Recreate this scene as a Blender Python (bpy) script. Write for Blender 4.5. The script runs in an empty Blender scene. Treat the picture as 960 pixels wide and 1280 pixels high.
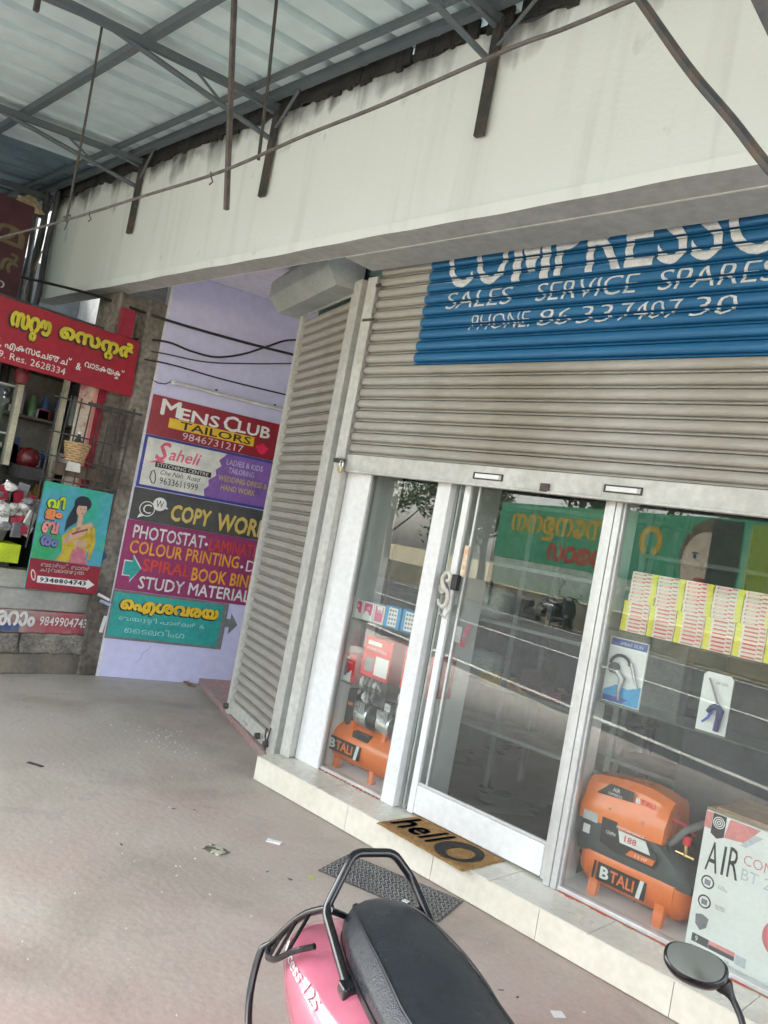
import bpy, bmesh, math, random
from mathutils import Vector, Matrix
random.seed(7)
R = math.radians
scene = bpy.context.scene
COL = scene.collection

# ---------------------------------------------------------------- camera
cam_d = bpy.data.cameras.new('camera')
cam_d.sensor_fit = 'VERTICAL'; cam_d.sensor_height = 32.0; cam_d.lens = 25.0
cam_d.clip_start = 0.05; cam_d.clip_end = 2000
cam = bpy.data.objects.new('camera', cam_d); COL.objects.link(cam)
ROLL, PITCH, AZ = R(10.5), R(1.8), R(45.7)
fw = Vector((-math.cos(AZ)*math.cos(PITCH), math.sin(AZ)*math.cos(PITCH), math.sin(PITCH)))
r0 = fw.cross(Vector((0, 0, 1))).normalized(); u0 = r0.cross(fw)
rx = math.cos(ROLL)*r0 + math.sin(ROLL)*u0
ux = -math.sin(ROLL)*r0 + math.cos(ROLL)*u0
m = Matrix((rx, ux, -fw)).transposed().to_4x4(); m.translation = Vector((0, 0, 1.58))
cam.matrix_world = m
scene.camera = cam

# ---------------------------------------------------------------- light
SUN_EL, SUN_AZ = R(52), R(200)      # direction the light comes from: azimuth measured from +x
w = bpy.data.worlds.new('World'); scene.world = w; w.use_nodes = True
nt = w.node_tree; bg = nt.nodes['Background']
sky = nt.nodes.new('ShaderNodeTexSky'); sky.sky_type = 'NISHITA'; sky.sun_disc = False
sky.sun_elevation = SUN_EL; sky.sun_rotation = R(90) - SUN_AZ
sky.air_density = 1.0; sky.dust_density = 4.0; sky.ozone_density = 1.0
hs = nt.nodes.new('ShaderNodeHueSaturation'); hs.inputs['Saturation'].default_value = 0.35
nt.links.new(sky.outputs[0], hs.inputs['Color']); nt.links.new(hs.outputs[0], bg.inputs['Color'])
bg.inputs['Strength'].default_value = 0.15
sl = bpy.data.lights.new('sun', 'SUN'); sl.energy = 1.5; sl.angle = R(14); sl.color = (1.0, 0.975, 0.94)
so = bpy.data.objects.new('sun', sl); COL.objects.link(so)
sd = Vector((math.cos(SUN_EL)*math.cos(SUN_AZ), math.cos(SUN_EL)*math.sin(SUN_AZ), math.sin(SUN_EL)))
so.rotation_euler = sd.to_track_quat('Z', 'Y').to_euler(); so.location = (0, -10, 20)
vs = scene.view_settings
vs.view_transform = 'Standard'; vs.look = 'None'; vs.gamma = 1.0; vs.use_curve_mapping = False
vs.exposure = 2.88
scene.cycles.max_bounces = 10; scene.cycles.diffuse_bounces = 5; scene.cycles.glossy_bounces = 4
scene.cycles.transparent_max_bounces = 24

# ---------------------------------------------------------------- materials
MATS = {}
def mat(name, col, rough=0.6, metal=0.0, var=0.12, scale=6.0, col2=None, bump=0.0, bscale=60.0,
        stretch=(1, 1, 1), spec=0.5, emit=None, mix=(0.4, 0.65), fine=0.06, coat=0.0):
    """base colour broken up by two noises, roughness by another, fine relief by bump"""
    if name in MATS: return MATS[name]
    M = bpy.data.materials.new(name); M.use_nodes = True
    n = M.node_tree; L = n.links.new; b = n.nodes['Principled BSDF']
    tc = n.nodes.new('ShaderNodeTexCoord'); mp = n.nodes.new('ShaderNodeMapping')
    mp.inputs['Scale'].default_value = stretch; L(tc.outputs['Object'], mp.inputs['Vector'])
    n1 = n.nodes.new('ShaderNodeTexNoise'); n1.inputs['Scale'].default_value = scale; n1.inputs['Detail'].default_value = 6
    n2 = n.nodes.new('ShaderNodeTexNoise'); n2.inputs['Scale'].default_value = scale*9; n2.inputs['Detail'].default_value = 4
    L(mp.outputs[0], n1.inputs['Vector']); L(mp.outputs[0], n2.inputs['Vector'])
    c = tuple(col)+(1,)
    c2 = tuple(col2)+(1,) if col2 else tuple(max(0, v*(1-var*2)) for v in col)+(1,)
    cr = n.nodes.new('ShaderNodeValToRGB'); cr.color_ramp.elements[0].position = mix[0]; cr.color_ramp.elements[1].position = mix[1]
    cr.color_ramp.elements[0].color = c; cr.color_ramp.elements[1].color = c2
    L(n1.outputs['Fac'], cr.inputs[0])
    mr = n.nodes.new('ShaderNodeMapRange'); mr.inputs['To Min'].default_value = 1-fine*2; mr.inputs['To Max'].default_value = 1+fine*2
    mr.inputs['From Min'].default_value = .3; mr.inputs['From Max'].default_value = .7
    L(n2.outputs['Fac'], mr.inputs['Value'])
    mx = n.nodes.new('ShaderNodeVectorMath'); mx.operation = 'SCALE'
    L(cr.outputs[0], mx.inputs[0]); L(mr.outputs[0], mx.inputs['Scale']); L(mx.outputs[0], b.inputs['Base Color'])
    rr = n.nodes.new('ShaderNodeMapRange'); rr.inputs['To Min'].default_value = max(.02, rough-.1); rr.inputs['To Max'].default_value = min(1, rough+.12)
    rr.inputs['From Min'].default_value = .3; rr.inputs['From Max'].default_value = .7
    L(n1.outputs['Fac'], rr.inputs['Value']); L(rr.outputs[0], b.inputs['Roughness'])
    b.inputs['Metallic'].default_value = metal; b.inputs['Specular IOR Level'].default_value = spec
    b.inputs['Coat Weight'].default_value = coat
    if bump:
        n3 = n.nodes.new('ShaderNodeTexNoise'); n3.inputs['Scale'].default_value = bscale; n3.inputs['Detail'].default_value = 5
        L(mp.outputs[0], n3.inputs['Vector'])
        bp = n.nodes.new('ShaderNodeBump'); bp.inputs['Strength'].default_value = bump; bp.inputs['Distance'].default_value = .01
        L(n3.outputs['Fac'], bp.inputs['Height']); L(bp.outputs[0], b.inputs['Normal'])
    if emit:
        b.inputs['Emission Color'].default_value = tuple(emit[:3])+(1,); b.inputs['Emission Strength'].default_value = emit[3]
    MATS[name] = M
    return M

def glass(name, tint=(.94, .965, .948), k=1.5, dirt=.004):
    if name in MATS: return MATS[name]
    M = bpy.data.materials.new(name); M.use_nodes = True
    n = M.node_tree; L = n.links.new; n.nodes.remove(n.nodes['Principled BSDF']); out = n.nodes['Material Output']
    tr = n.nodes.new('ShaderNodeBsdfTransparent'); tr.inputs[0].default_value = tuple(tint)+(1,)
    gl = n.nodes.new('ShaderNodeBsdfGlossy'); gl.inputs['Roughness'].default_value = .0
    g = n.nodes.new('ShaderNodeNewGeometry')
    dt = n.nodes.new('ShaderNodeVectorMath'); dt.operation = 'DOT_PRODUCT'; L(g.outputs['Normal'], dt.inputs[0]); L(g.outputs['Incoming'], dt.inputs[1])
    def mth(op, a, bb):
        q = n.nodes.new('ShaderNodeMath'); q.operation = op
        for i, v in enumerate((a, bb)):
            if v is None: continue
            if isinstance(v, (int, float)): q.inputs[i].default_value = v
            else: L(v, q.inputs[i])
        return q.outputs[0]
    a = mth('ABSOLUTE', dt.outputs['Value'], None); s = mth('SUBTRACT', 1.0, a); p = mth('POWER', s, 5.0)
    f = mth('MULTIPLY', p, .96); f = mth('ADD', f, .042); f = mth('MULTIPLY', f, k); f = mth('MINIMUM', f, 1.0)
    mx = n.nodes.new('ShaderNodeMixShader'); L(f, mx.inputs[0]); L(tr.outputs[0], mx.inputs[1]); L(gl.outputs[0], mx.inputs[2])
    df = n.nodes.new('ShaderNodeBsdfDiffuse'); df.inputs[0].default_value = (.7, .7, .66, 1)
    tc = n.nodes.new('ShaderNodeTexCoord'); no = n.nodes.new('ShaderNodeTexNoise'); no.inputs['Scale'].default_value = 3; no.inputs['Detail'].default_value = 7
    L(tc.outputs['Object'], no.inputs['Vector'])
    dd = n.nodes.new('ShaderNodeMapRange'); dd.inputs['From Min'].default_value = .35; dd.inputs['From Max'].default_value = .8
    dd.inputs['To Min'].default_value = dirt*.3; dd.inputs['To Max'].default_value = dirt*2.2; L(no.outputs['Fac'], dd.inputs['Value'])
    m2 = n.nodes.new('ShaderNodeMixShader'); L(dd.outputs[0], m2.inputs[0]); L(mx.outputs[0], m2.inputs[1]); L(df.outputs[0], m2.inputs[2])
    L(m2.outputs[0], out.inputs[0]); MATS[name] = M
    return M

# ---------------------------------------------------------------- mesh building
class MB:
    def __init__(s): s.v = []; s.f = []; s.m = []
    def add(s, vs_, fs, mi=0):
        o = len(s.v); s.v += [tuple(p) for p in vs_]
        for f in fs: s.f.append(tuple(o+i for i in f)); s.m.append(mi)
        return s
    def box(s, x0, x1, y0, y1, z0, z1, mi=0):
        return s.add([(x0,y0,z0),(x1,y0,z0),(x1,y1,z0),(x0,y1,z0),(x0,y0,z1),(x1,y0,z1),(x1,y1,z1),(x0,y1,z1)],
            [(0,3,2,1),(4,5,6,7),(0,1,5,4),(1,2,6,5),(2,3,7,6),(3,0,4,7)], mi)
    def quad(s, a, b, c, d, mi=0): return s.add([a,b,c,d], [(0,1,2,3)], mi)
    def rect(s, x0, x1, z0, z1, y=0, mi=0): return s.quad((x0,y,z0),(x1,y,z0),(x1,y,z1),(x0,y,z1), mi)
    def poly(s, pts, mi=0): return s.add(pts, [tuple(range(len(pts)))], mi)
    def prism(s, prof, a0, a1, axis='x', mi=0, cap=True):
        def P(a, q):
            if axis == 'x': return (a, q[0], q[1])
            if axis == 'y': return (q[0], a, q[1])
            return (q[0], q[1], a)
        n = len(prof); vs_ = [P(a0,q) for q in prof]+[P(a1,q) for q in prof]
        fs = [(i, (i+1)%n, n+(i+1)%n, n+i) for i in range(n)]
        if cap: fs += [tuple(range(n-1,-1,-1)), tuple(range(n, 2*n))]
        return s.add(vs_, fs, mi)
    def tube(s, pts, r, n=8, mi=0, cap=True, flat=1.0):
        pts = [Vector(p) for p in pts]; N = len(pts); rs = r if isinstance(r, (list, tuple)) else [r]*N
        t0 = (pts[1]-pts[0]).normalized(); ref = Vector((0,0,1)) if abs(t0.z) < .9 else Vector((1,0,0))
        u = t0.cross(ref).normalized(); vs_ = []; fs = []
        for i in range(N):
            t = (pts[min(i+1,N-1)]-pts[max(i-1,0)]).normalized()
            u = (u - t*u.dot(t)).normalized(); v = t.cross(u)
            for k in range(n):
                a = 2*math.pi*k/n; vs_.append(pts[i]+rs[i]*(math.cos(a)*u+flat*math.sin(a)*v))
        for i in range(N-1):
            for k in range(n):
                fs.append((i*n+k, i*n+(k+1)%n, (i+1)*n+(k+1)%n, (i+1)*n+k))
        if cap: fs += [tuple(range(n-1,-1,-1)), tuple((N-1)*n+k for k in range(n))]
        return s.add(vs_, fs, mi)
    def bar(s, a, b, w_, h_=None, mi=0, up=(0,0,1)):
        a = Vector(a); b = Vector(b); h_ = h_ or w_; t = (b-a).normalized(); up = Vector(up)
        if abs(t.dot(up)) > .98: up = Vector((1,0,0))
        u = t.cross(up).normalized()*w_/2; v = u.cross(t).normalized()*h_/2
        vs_ = [p+x for p in (a,b) for x in (-u-v, u-v, u+v, -u+v)]
        return s.add(vs_, [(0,1,2,3)[::-1],(4,5,6,7),(0,1,5,4),(1,2,6,5),(2,3,7,6),(3,0,4,7)], mi)
    def lathe(s, prof, c=(0,0,0), axis='z', n=20, mi=0):
        vs_ = []; fs = []; c = Vector(c)
        for (r, h) in prof:
            for k in range(n):
                a = 2*math.pi*k/n; x, y = r*math.cos(a), r*math.sin(a)
                vs_.append(c + Vector({'z': (x,y,h), 'x': (h,x,y), 'y': (x,h,y)}[axis]))
        for i in range(len(prof)-1):
            for k in range(n): fs.append((i*n+k, i*n+(k+1)%n, (i+1)*n+(k+1)%n, (i+1)*n+k))
        fs += [tuple(range(n-1,-1,-1)), tuple((len(prof)-1)*n+k for k in range(n))]
        return s.add(vs_, fs, mi)
    def loft(s, rings, mi=0, cap=True):
        n = len(rings[0]); vs_ = [p for r_ in rings for p in r_]; fs = []
        for i in range(len(rings)-1):
            for k in range(n): fs.append((i*n+k, i*n+(k+1)%n, (i+1)*n+(k+1)%n, (i+1)*n+k))
        if cap: fs += [tuple(range(n-1,-1,-1)), tuple((len(rings)-1)*n+k for k in range(n))]
        return s.add(vs_, fs, mi)
    def mesh(s, name, mats, smooth=False, ang=0.7, recalc=True):
        me = bpy.data.meshes.new(name); me.from_pydata(s.v, [], s.f)
        for M in (mats if isinstance(mats, (list, tuple)) else [mats]): me.materials.append(M)
        me.polygons.foreach_set('material_index', s.m)
        if recalc or smooth:
            bm = bmesh.new(); bm.from_mesh(me)
            if recalc: bmesh.ops.recalc_face_normals(bm, faces=bm.faces)
            if smooth:
                for f in bm.faces: f.smooth = True
                for e in bm.edges:
                    if len(e.link_faces) == 2 and e.calc_face_angle(0) > ang: e.smooth = False
            bm.to_mesh(me); bm.free()
        me.update(); return me
    def build(s, name, mats, parent=None, smooth=False, bevel=0, loc=None, ang=.7, label=None, recalc=True):
        o = bpy.data.objects.new(name, s.mesh(name, mats, smooth, ang, recalc)); COL.objects.link(o)
        if parent: o.parent = parent
        if loc: o.location = loc
        if bevel:
            b = o.modifiers.new('bevel', 'BEVEL'); b.width = bevel; b.segments = 2; b.limit_method = 'ANGLE'
        if label: o['label'] = label
        return o

def tag(o, label=None, cat=None, group=None, kind=None):
    if label: o['label'] = label
    if cat: o['category'] = cat
    if group: o['group'] = group
    if kind: o['kind'] = kind
    return o
def thing(name, label, cat, loc=(0,0,0), rz=0.0, group=None):
    o = bpy.data.objects.new(name, None); o.empty_display_size = .1; COL.objects.link(o)
    o.location = loc; o.rotation_euler = (0, 0, rz); return tag(o, label, cat, group)
def copy_tree(o, parent=None):
    c = o.copy(); COL.objects.link(c)
    if parent: c.parent = parent
    for ch in list(o.children): copy_tree(ch, c)
    return c

# ---------------------------------------------------------------- lettering
_cache = {}
def glyphs(s, bold=0.0, res=2):
    key = (s, bold, res)
    if key in _cache: return _cache[key]
    c = bpy.data.curves.new('t', 'FONT'); c.body = s; c.resolution_u = res; c.offset = bold; c.fill_mode = 'BOTH'
    o = bpy.data.objects.new('t', c); COL.objects.link(o); bpy.context.view_layer.update()
    me = bpy.data.meshes.new_from_object(o.evaluated_get(bpy.context.evaluated_depsgraph_get()))
    vs_ = [(v.co.x, v.co.y) for v in me.vertices]; fs = [tuple(p.vertices) for p in me.polygons]
    bpy.data.objects.remove(o); bpy.data.curves.remove(c); bpy.data.meshes.remove(me)
    _cache[key] = (vs_, fs); return vs_, fs
def layout(items, bold=0.0, res=2):
    """items: strings, or (string, under) for a consonant with a smaller one below it"""
    if isinstance(items, str): return glyphs(items, bold, res)
    V = []; F = []; x = 0
    def put(vs_, fs, dx, dy, sc=1.0):
        o = len(V); V.extend((a*sc+dx, b*sc+dy) for a, b in vs_); F.extend(tuple(o+i for i in f) for f in fs)
    for it in items:
        if it == ' ': x += .3; continue
        a, under = (it, None) if isinstance(it, str) else it
        vs_, fs = glyphs(a, bold, res)
        if not vs_: x += .3; continue
        lo, hi = min(p[0] for p in vs_), max(p[0] for p in vs_)
        put(vs_, fs, x-lo, 0)
        if under:
            v2, f2 = glyphs(under, bold*1.3, res); l2, h2 = min(p[0] for p in v2), max(p[0] for p in v2)
            sc = .55; put(v2, f2, x+(hi-lo)/2-(h2+l2)/2*sc, -.36, sc)
        x += hi-lo+.09+bold
    return V, F
def letters(parent, items, x, z, w_, h_, M, y=-.004, bold=0.0, shear=0.0, name='lettering', res=2, rot=0.0, depth=0.0, drape=None):
    multi = bold > .012 and not drape and not rot
    V, F = layout(items, 0 if multi else bold, res)
    V = [(a+shear*b, b) for a, b in V]
    lo, hi = min(p[0] for p in V), max(p[0] for p in V); bo, to = min(p[1] for p in V), max(p[1] for p in V)
    sx = (w_/(hi-lo)) if w_ else h_/(to-bo); sz = (h_/(to-bo)) if h_ else sx
    me = bpy.data.meshes.new(name)
    pts = [((a-lo)*sx, (b-bo)*sz) for a, b in V]
    if rot: cc, ss = math.cos(rot), math.sin(rot); pts = [(a*cc-b*ss, a*ss+b*cc) for a, b in pts]
    P3 = [(x+a, y, z+b) for a, b in pts]
    if multi:      # brush strokes thickened by offset passes instead of swelling the outline
        P3 = []; F0 = F; F = []
        for k in range(5):
            dd = bold*.75; dx, dz = (0, 0) if k == 4 else ((-dd, dd, 0, 0)[k]*sx, (0, 0, -dd, dd)[k]*sz); o_ = len(P3)
            P3 += [(x+a+dx, y-.00006*k, z+b+dz) for a, b in pts]; F += [tuple(o_+i for i in f) for f in F0]
    me.from_pydata(P3, [], F)
    if depth or drape:
        bm = bmesh.new(); bm.from_mesh(me)
        if drape: drape(bm)
        if depth:
            g = bmesh.ops.extrude_face_region(bm, geom=bm.faces[:])
            bmesh.ops.translate(bm, vec=(0, -depth, 0), verts=[e for e in g['geom'] if isinstance(e, bmesh.types.BMVert)])
        bmesh.ops.recalc_face_normals(bm, faces=bm.faces)
        bm.to_mesh(me); bm.free()
    me.materials.append(M); me.update()
    o = bpy.data.objects.new(name, me); COL.objects.link(o); o.parent = parent
    return o
def thick(parent, items, x, z, w_, h_, M, y=-.004, d=.006, shadow=None, sd_=(0, 0), name='lettering', rev=False, yf=None):
    """brush lettering: strokes thickened by offset passes, each a hair in front of the last"""
    V, F = layout(items, 0, 1); lo, hi = min(p[0] for p in V), max(p[0] for p in V); bo, to = min(p[1] for p in V), max(p[1] for p in V)
    for MM, dd, ox, oz, y0_ in ([(shadow, d*1.9, sd_[0], sd_[1], y)] if shadow else [])+[(M, d, 0, 0, y-(.0012 if shadow else 0))]:
        vs_ = []; fs = []
        for k in range(7):
            a = k*math.pi/3; dx, dz = (0, 0) if k == 6 else (dd*math.cos(a), dd*math.sin(a)); o_ = len(vs_); yy_ = y0_-.0001*k*(-1 if rev else 1)
            for p in V:
                X_ = (p[0]-lo)/(hi-lo)*w_; Z_ = z+(p[1]-bo)/(to-bo)*h_+dz+oz; X_ = x+(w_-X_ if rev else X_)+dx+ox
                vs_.append((X_, (yf(Z_) if yf else 0)+yy_, Z_))
            fs += [tuple(o_+i for i in f) for f in F]
        me = bpy.data.meshes.new(name); me.from_pydata(vs_, [], fs); me.materials.append(MM); me.update()
        o = bpy.data.objects.new(name, me); COL.objects.link(o); o.parent = parent; o['kind'] = 'stuff'
    return o
def flat(parent, pts, M, y=-.003, name='painted_shape'):
    return MB().poly([(a, y, b) for a, b in pts]).build(name, M, parent, recalc=False)
def frect(parent, x0, x1, z0, z1, M, y=-.003, name='painted_panel'):
    return flat(parent, [(x0,z0),(x1,z0),(x1,z1),(x0,z1)], M, y, name)

# common paints and stuffs
steel = mat('galvanised_steel', (.42,.41,.375), .42, .0, col2=(.31,.285,.24), scale=2.6, stretch=(.5,1,2), fine=.03, bump=.03, bscale=25)
rail_m = mat('rail_paint', (.56,.56,.52), .5, .0, col2=(.49,.49,.45), scale=3, fine=.06)
dark_steel = mat('old_dark_steel', (.055,.058,.06), .6, .3, col2=(.12,.09,.07), scale=14, bump=.2)
alu = mat('anodised_aluminium', (.62,.63,.62), .38, .35, col2=(.55,.55,.53), scale=5, fine=.03)
white_al = mat('white_powder_coat', (.80,.81,.80), .35, .0, col2=(.75,.76,.75), scale=3, fine=.03)
rubber = mat('black_rubber', (.02,.02,.021), .7)
black = mat('black_plastic', (.018,.018,.02), .4)
chrome = mat('bright_metal', (.75,.75,.76), .18, 1.0, var=.03)
white_p = mat('white_paint', (.80,.80,.78), .5, fine=.03, var=.04)
red_p = mat('red_sign_paint', (.30,.020,.035), .4, col2=(.25,.018,.03), fine=.04)
yel_p = mat('yellow_paint', (.80,.52,.03), .45, col2=(.72,.45,.03), fine=.04)
blk_p = mat('black_paint', (.02,.02,.022), .5)
wood = mat('old_wood', (.10,.055,.03), .7, col2=(.06,.035,.02), scale=12)
card = mat('brown_cardboard', (.33,.22,.13), .8, col2=(.27,.18,.11), scale=10)
# ================================================================ GROUND AND ROAD
RA = R(19); ru = Vector((math.cos(RA), math.sin(RA), 0)); rn = Vector((-math.sin(RA), math.cos(RA), 0))
def roadpt(s_, d, z): p = Vector((-5, -2.25, 0)) + ru*s_ - rn*d; return (p.x, p.y, z)   # d metres away from the shops' side edge line
soil = mat('dusty_soil', (.46,.38,.23), .95, col2=(.32,.27,.16), scale=.6, fine=.15, bump=.6, bscale=20)
asph = mat('road_asphalt', (.062,.062,.064), .85, col2=(.085,.083,.08), scale=.8, fine=.15, bump=.4, bscale=150)
tag(MB().quad((-220,-220,-.14),(220,-220,-.14),(220,220,-.14),(-220,220,-.14)).build('ground', soil), kind='structure')
road = MB().quad(roadpt(-90,-.35,-.10), roadpt(90,-.35,-.10), roadpt(90,9.0,-.10), roadpt(-90,9.0,-.10)).build('road', asph)
tag(road, kind='structure')
line_m = mat('road_line_paint', (.72,.70,.62), .7, col2=(.45,.44,.40), scale=4, mix=(.5,.7))
MB().quad(roadpt(-60,0,-.095), roadpt(60,0,-.095), roadpt(60,.13,-.095), roadpt(-60,.13,-.095)).build('edge_line', line_m, road)
MB().quad(roadpt(-60,8.3,-.095), roadpt(60,8.3,-.095), roadpt(60,8.42,-.095), roadpt(-60,8.42,-.095)).build('edge_line', line_m, road)
MB().quad(roadpt(-60,4.1,-.095), roadpt(60,4.1,-.095), roadpt(60,4.23,-.095), roadpt(-60,4.23,-.095)).build('centre_line', line_m, road)

# walkway slab with worn red oxide paint
def floor_mat():
    M = bpy.data.materials.new('walkway_concrete'); M.use_nodes = True; n = M.node_tree; L = n.links.new; b = n.nodes['Principled BSDF']
    tc = n.nodes.new('ShaderNodeTexCoord')
    def noise(s_, d=6, st=None, dist=0):
        q = n.nodes.new('ShaderNodeTexNoise'); q.inputs['Scale'].default_value = s_; q.inputs['Detail'].default_value = d; q.inputs['Distortion'].default_value = dist
        L(tc.outputs['Object'], q.inputs['Vector']); return q.outputs['Fac']
    def ramp(f, a, ca, c_, cb):
        r_ = n.nodes.new('ShaderNodeValToRGB'); e = r_.color_ramp.elements; e[0].position = a; e[0].color = ca; e[1].position = c_; e[1].color = cb; L(f, r_.inputs[0]); return r_.outputs[0]
    def mixc(f, A, B, mode='MIX'):
        x = n.nodes.new('ShaderNodeMix'); x.data_type = 'RGBA'; x.blend_type = mode
        if isinstance(f, float): x.inputs[0].default_value = f
        else: L(f, x.inputs[0])
        for i, v in ((6, A), (7, B)):
            if isinstance(v, tuple): x.inputs[i].default_value = v
            else: L(v, x.inputs[i])
        return x.outputs[2]
    base = ramp(noise(.9, 8, dist=.6), .3, (.56,.52,.455,1), .75, (.44,.405,.35,1))
    # red oxide survives nearer the shop step, along x
    sx = n.nodes.new('ShaderNodeSeparateXYZ'); L(tc.outputs['Object'], sx.inputs[0])
    def ma(op, a, c_):
        q = n.nodes.new('ShaderNodeMath'); q.operation = op
        for i, v in enumerate((a, c_)):
            if isinstance(v, (float, int)): q.inputs[i].default_value = v
            else: L(v, q.inputs[i])
        return q.outputs[0]
    gx = ma('MULTIPLY', ma('ADD', sx.outputs[0], 4.6), .28)
    g = ma('ADD', gx, ma('MULTIPLY', ma('SUBTRACT', noise(1.3, 7, dist=.4), .5), 2.2))
    gm = n.nodes.new('ShaderNodeClamp'); L(g, gm.inputs[0])
    red = ramp(noise(3.5, 6), .35, (.50,.35,.315,1), .7, (.54,.42,.38,1))
    col = mixc(ma('MULTIPLY', gm.outputs[0], .75), base, red)
    st = ramp(noise(1.6, 9, dist=.8), .50, (1,1,1,1), .75, (.70,.68,.65,1)); col = mixc(.8, col, st, 'MULTIPLY')
    st2 = ramp(noise(45, 6), .35, (.93,.93,.92,1), .62, (1.03,1.03,1.02,1)); col = mixc(1.0, col, st2, 'MULTIPLY')
    dy = n.nodes.new('ShaderNodeMapRange'); dy.inputs['From Min'].default_value = 2.86; dy.inputs['From Max'].default_value = 3.16; L(sx.outputs[1], dy.inputs['Value'])
    dirt = ma('MULTIPLY', dy.outputs[0], noise(7, 7, dist=.8)); col = mixc(ma('MULTIPLY', dirt, .55), col, (.20,.175,.15,1))
    sc_ = ramp(noise(2.4, 10, dist=2.2), .60, (0,0,0,1), .66, (1,1,1,1)); col = mixc(ma('MULTIPLY', sc_, .22), col, (.27,.25,.225,1))
    L(col, b.inputs['Base Color'])
    rr = n.nodes.new('ShaderNodeMapRange'); rr.inputs['To Min'].default_value = .42; rr.inputs['To Max'].default_value = .72; L(noise(2.2, 5), rr.inputs['Value']); L(rr.outputs[0], b.inputs['Roughness'])
    bp = n.nodes.new('ShaderNodeBump'); bp.inputs['Strength'].default_value = .25; bp.inputs['Distance'].default_value = .01
    L(noise(28, 8), bp.inputs['Height']); L(bp.outputs[0], b.inputs['Normal'])
    return M
fm = floor_mat()
e1 = roadpt(-40, -.75, 0); e2 = roadpt(30, -.75, 0)
fl = MB(); pts = [(e1[0],e1[1]),(e2[0],e2[1]),(e2[0],13),(e1[0],13)]
fl.poly([(x,y,0) for x,y in pts]).add([(pts[0][0],pts[0][1],0),(pts[1][0],pts[1][1],0),(pts[1][0],pts[1][1],-.14),(pts[0][0],pts[0][1],-.14)],[(0,1,2,3)])
tag(fl.build('walkway_floor', fm), kind='structure')

# ================================================================ SHOP BUILDING
D18 = R(18.3)
plaster = None
def plaster_mat(name, col, stain=1.0, ztop=4.17, zfade=.55):
    M = bpy.data.materials.new(name); M.use_nodes = True; n = M.node_tree; L = n.links.new; b = n.nodes['Principled BSDF']
    tc = n.nodes.new('ShaderNodeTexCoord')
    def noise(s_, d, st, dist=0):
        mp = n.nodes.new('ShaderNodeMapping'); mp.inputs['Scale'].default_value = st; L(tc.outputs['Object'], mp.inputs[0])
        q = n.nodes.new('ShaderNodeTexNoise'); q.inputs['Scale'].default_value = s_; q.inputs['Detail'].default_value = d; q.inputs['Distortion'].default_value = dist
        L(mp.outputs[0], q.inputs['Vector']); return q.outputs['Fac']
    def ma(op, a, c_=0.0):
        q = n.nodes.new('ShaderNodeMath'); q.operation = op
        for i, v in enumerate((a, c_)):
            if isinstance(v, (float, int)): q.inputs[i].default_value = v
            else: L(v, q.inputs[i])
        return q.outputs[0]
    sx = n.nodes.new('ShaderNodeSeparateXYZ'); L(tc.outputs['Object'], sx.inputs[0])
    h = ma('DIVIDE', ma('SUBTRACT', sx.outputs[2], ztop-zfade), zfade)            # 0..1 towards the top
    streak = noise(1.0, 9, (6.5, 6.5, .55), .5); blot = noise(3.0, 9, (1, 1, 1.4), .5)
    mold = ma('ADD', ma('MULTIPLY', streak, 1.15), ma('ADD', ma('MULTIPLY', blot, 1.0), ma('MULTIPLY', ma('POWER', ma('MAXIMUM', h, 0.0), 2.5), .66)))
    r_ = n.nodes.new('ShaderNodeValToRGB'); e = r_.color_ramp.elements
    e[0].position = .0; e[0].color = (0,0,0,1); e[1].position = 1; e[1].color = (1,1,1,1)
    mr = n.nodes.new('ShaderNodeMapRange'); mr.inputs['From Min'].default_value = 1.36; mr.inputs['From Max'].default_value = 1.80; L(mold, mr.inputs['Value'])
    faint = n.nodes.new('ShaderNodeMapRange'); faint.inputs['From Min'].default_value = .52; faint.inputs['From Max'].default_value = .75; faint.inputs['To Max'].default_value = .35*stain
    L(noise(1.0, 7, (9, 9, .5), .4), faint.inputs['Value'])
    def mixc(f, A, B):
        x = n.nodes.new('ShaderNodeMix'); x.data_type = 'RGBA'; L(f, x.inputs[0])
        for i, v in ((6, A), (7, B)):
            if isinstance(v, tuple): x.inputs[i].default_value = v
            else: L(v, x.inputs[i])
        return x.outputs[2]
    c1 = mixc(faint.outputs[0], tuple(col)+(1,), tuple(v*.72 for v in col)+(1,))
    c2 = mixc(ma('MULTIPLY', mr.outputs[0], .9*stain), c1, (.045,.045,.042,1)); L(c2, b.inputs['Base Color'])
    b.inputs['Roughness'].default_value = .75
    bp = n.nodes.new('ShaderNodeBump'); bp.inputs['Strength'].default_value = .22; bp.inputs['Distance'].default_value = .01
    L(noise(35, 8, (1,1,1)), bp.inputs['Height']); L(bp.outputs[0], b.inputs['Normal'])
    return M
beam_m = plaster_mat('stained_white_plaster', (.76,.82,.83), 1.0)
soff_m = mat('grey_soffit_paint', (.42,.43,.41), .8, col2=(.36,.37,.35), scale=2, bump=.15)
lil = mat('lilac_wall_paint', (.61,.61,.85), .6, col2=(.57,.57,.79), scale=1.5, fine=.03, bump=.12, bscale=30)
lil_c = mat('pale_lilac_ceiling', (.62,.62,.72), .8, col2=(.56,.56,.66), scale=2)
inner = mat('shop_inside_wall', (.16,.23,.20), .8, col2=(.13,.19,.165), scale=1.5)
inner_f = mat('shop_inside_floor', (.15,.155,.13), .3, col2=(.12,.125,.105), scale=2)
conc = mat('grey_bare_concrete', (.23,.225,.205), .9, col2=(.12,.118,.108), scale=3.2, fine=.18, bump=.6, bscale=18)

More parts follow.
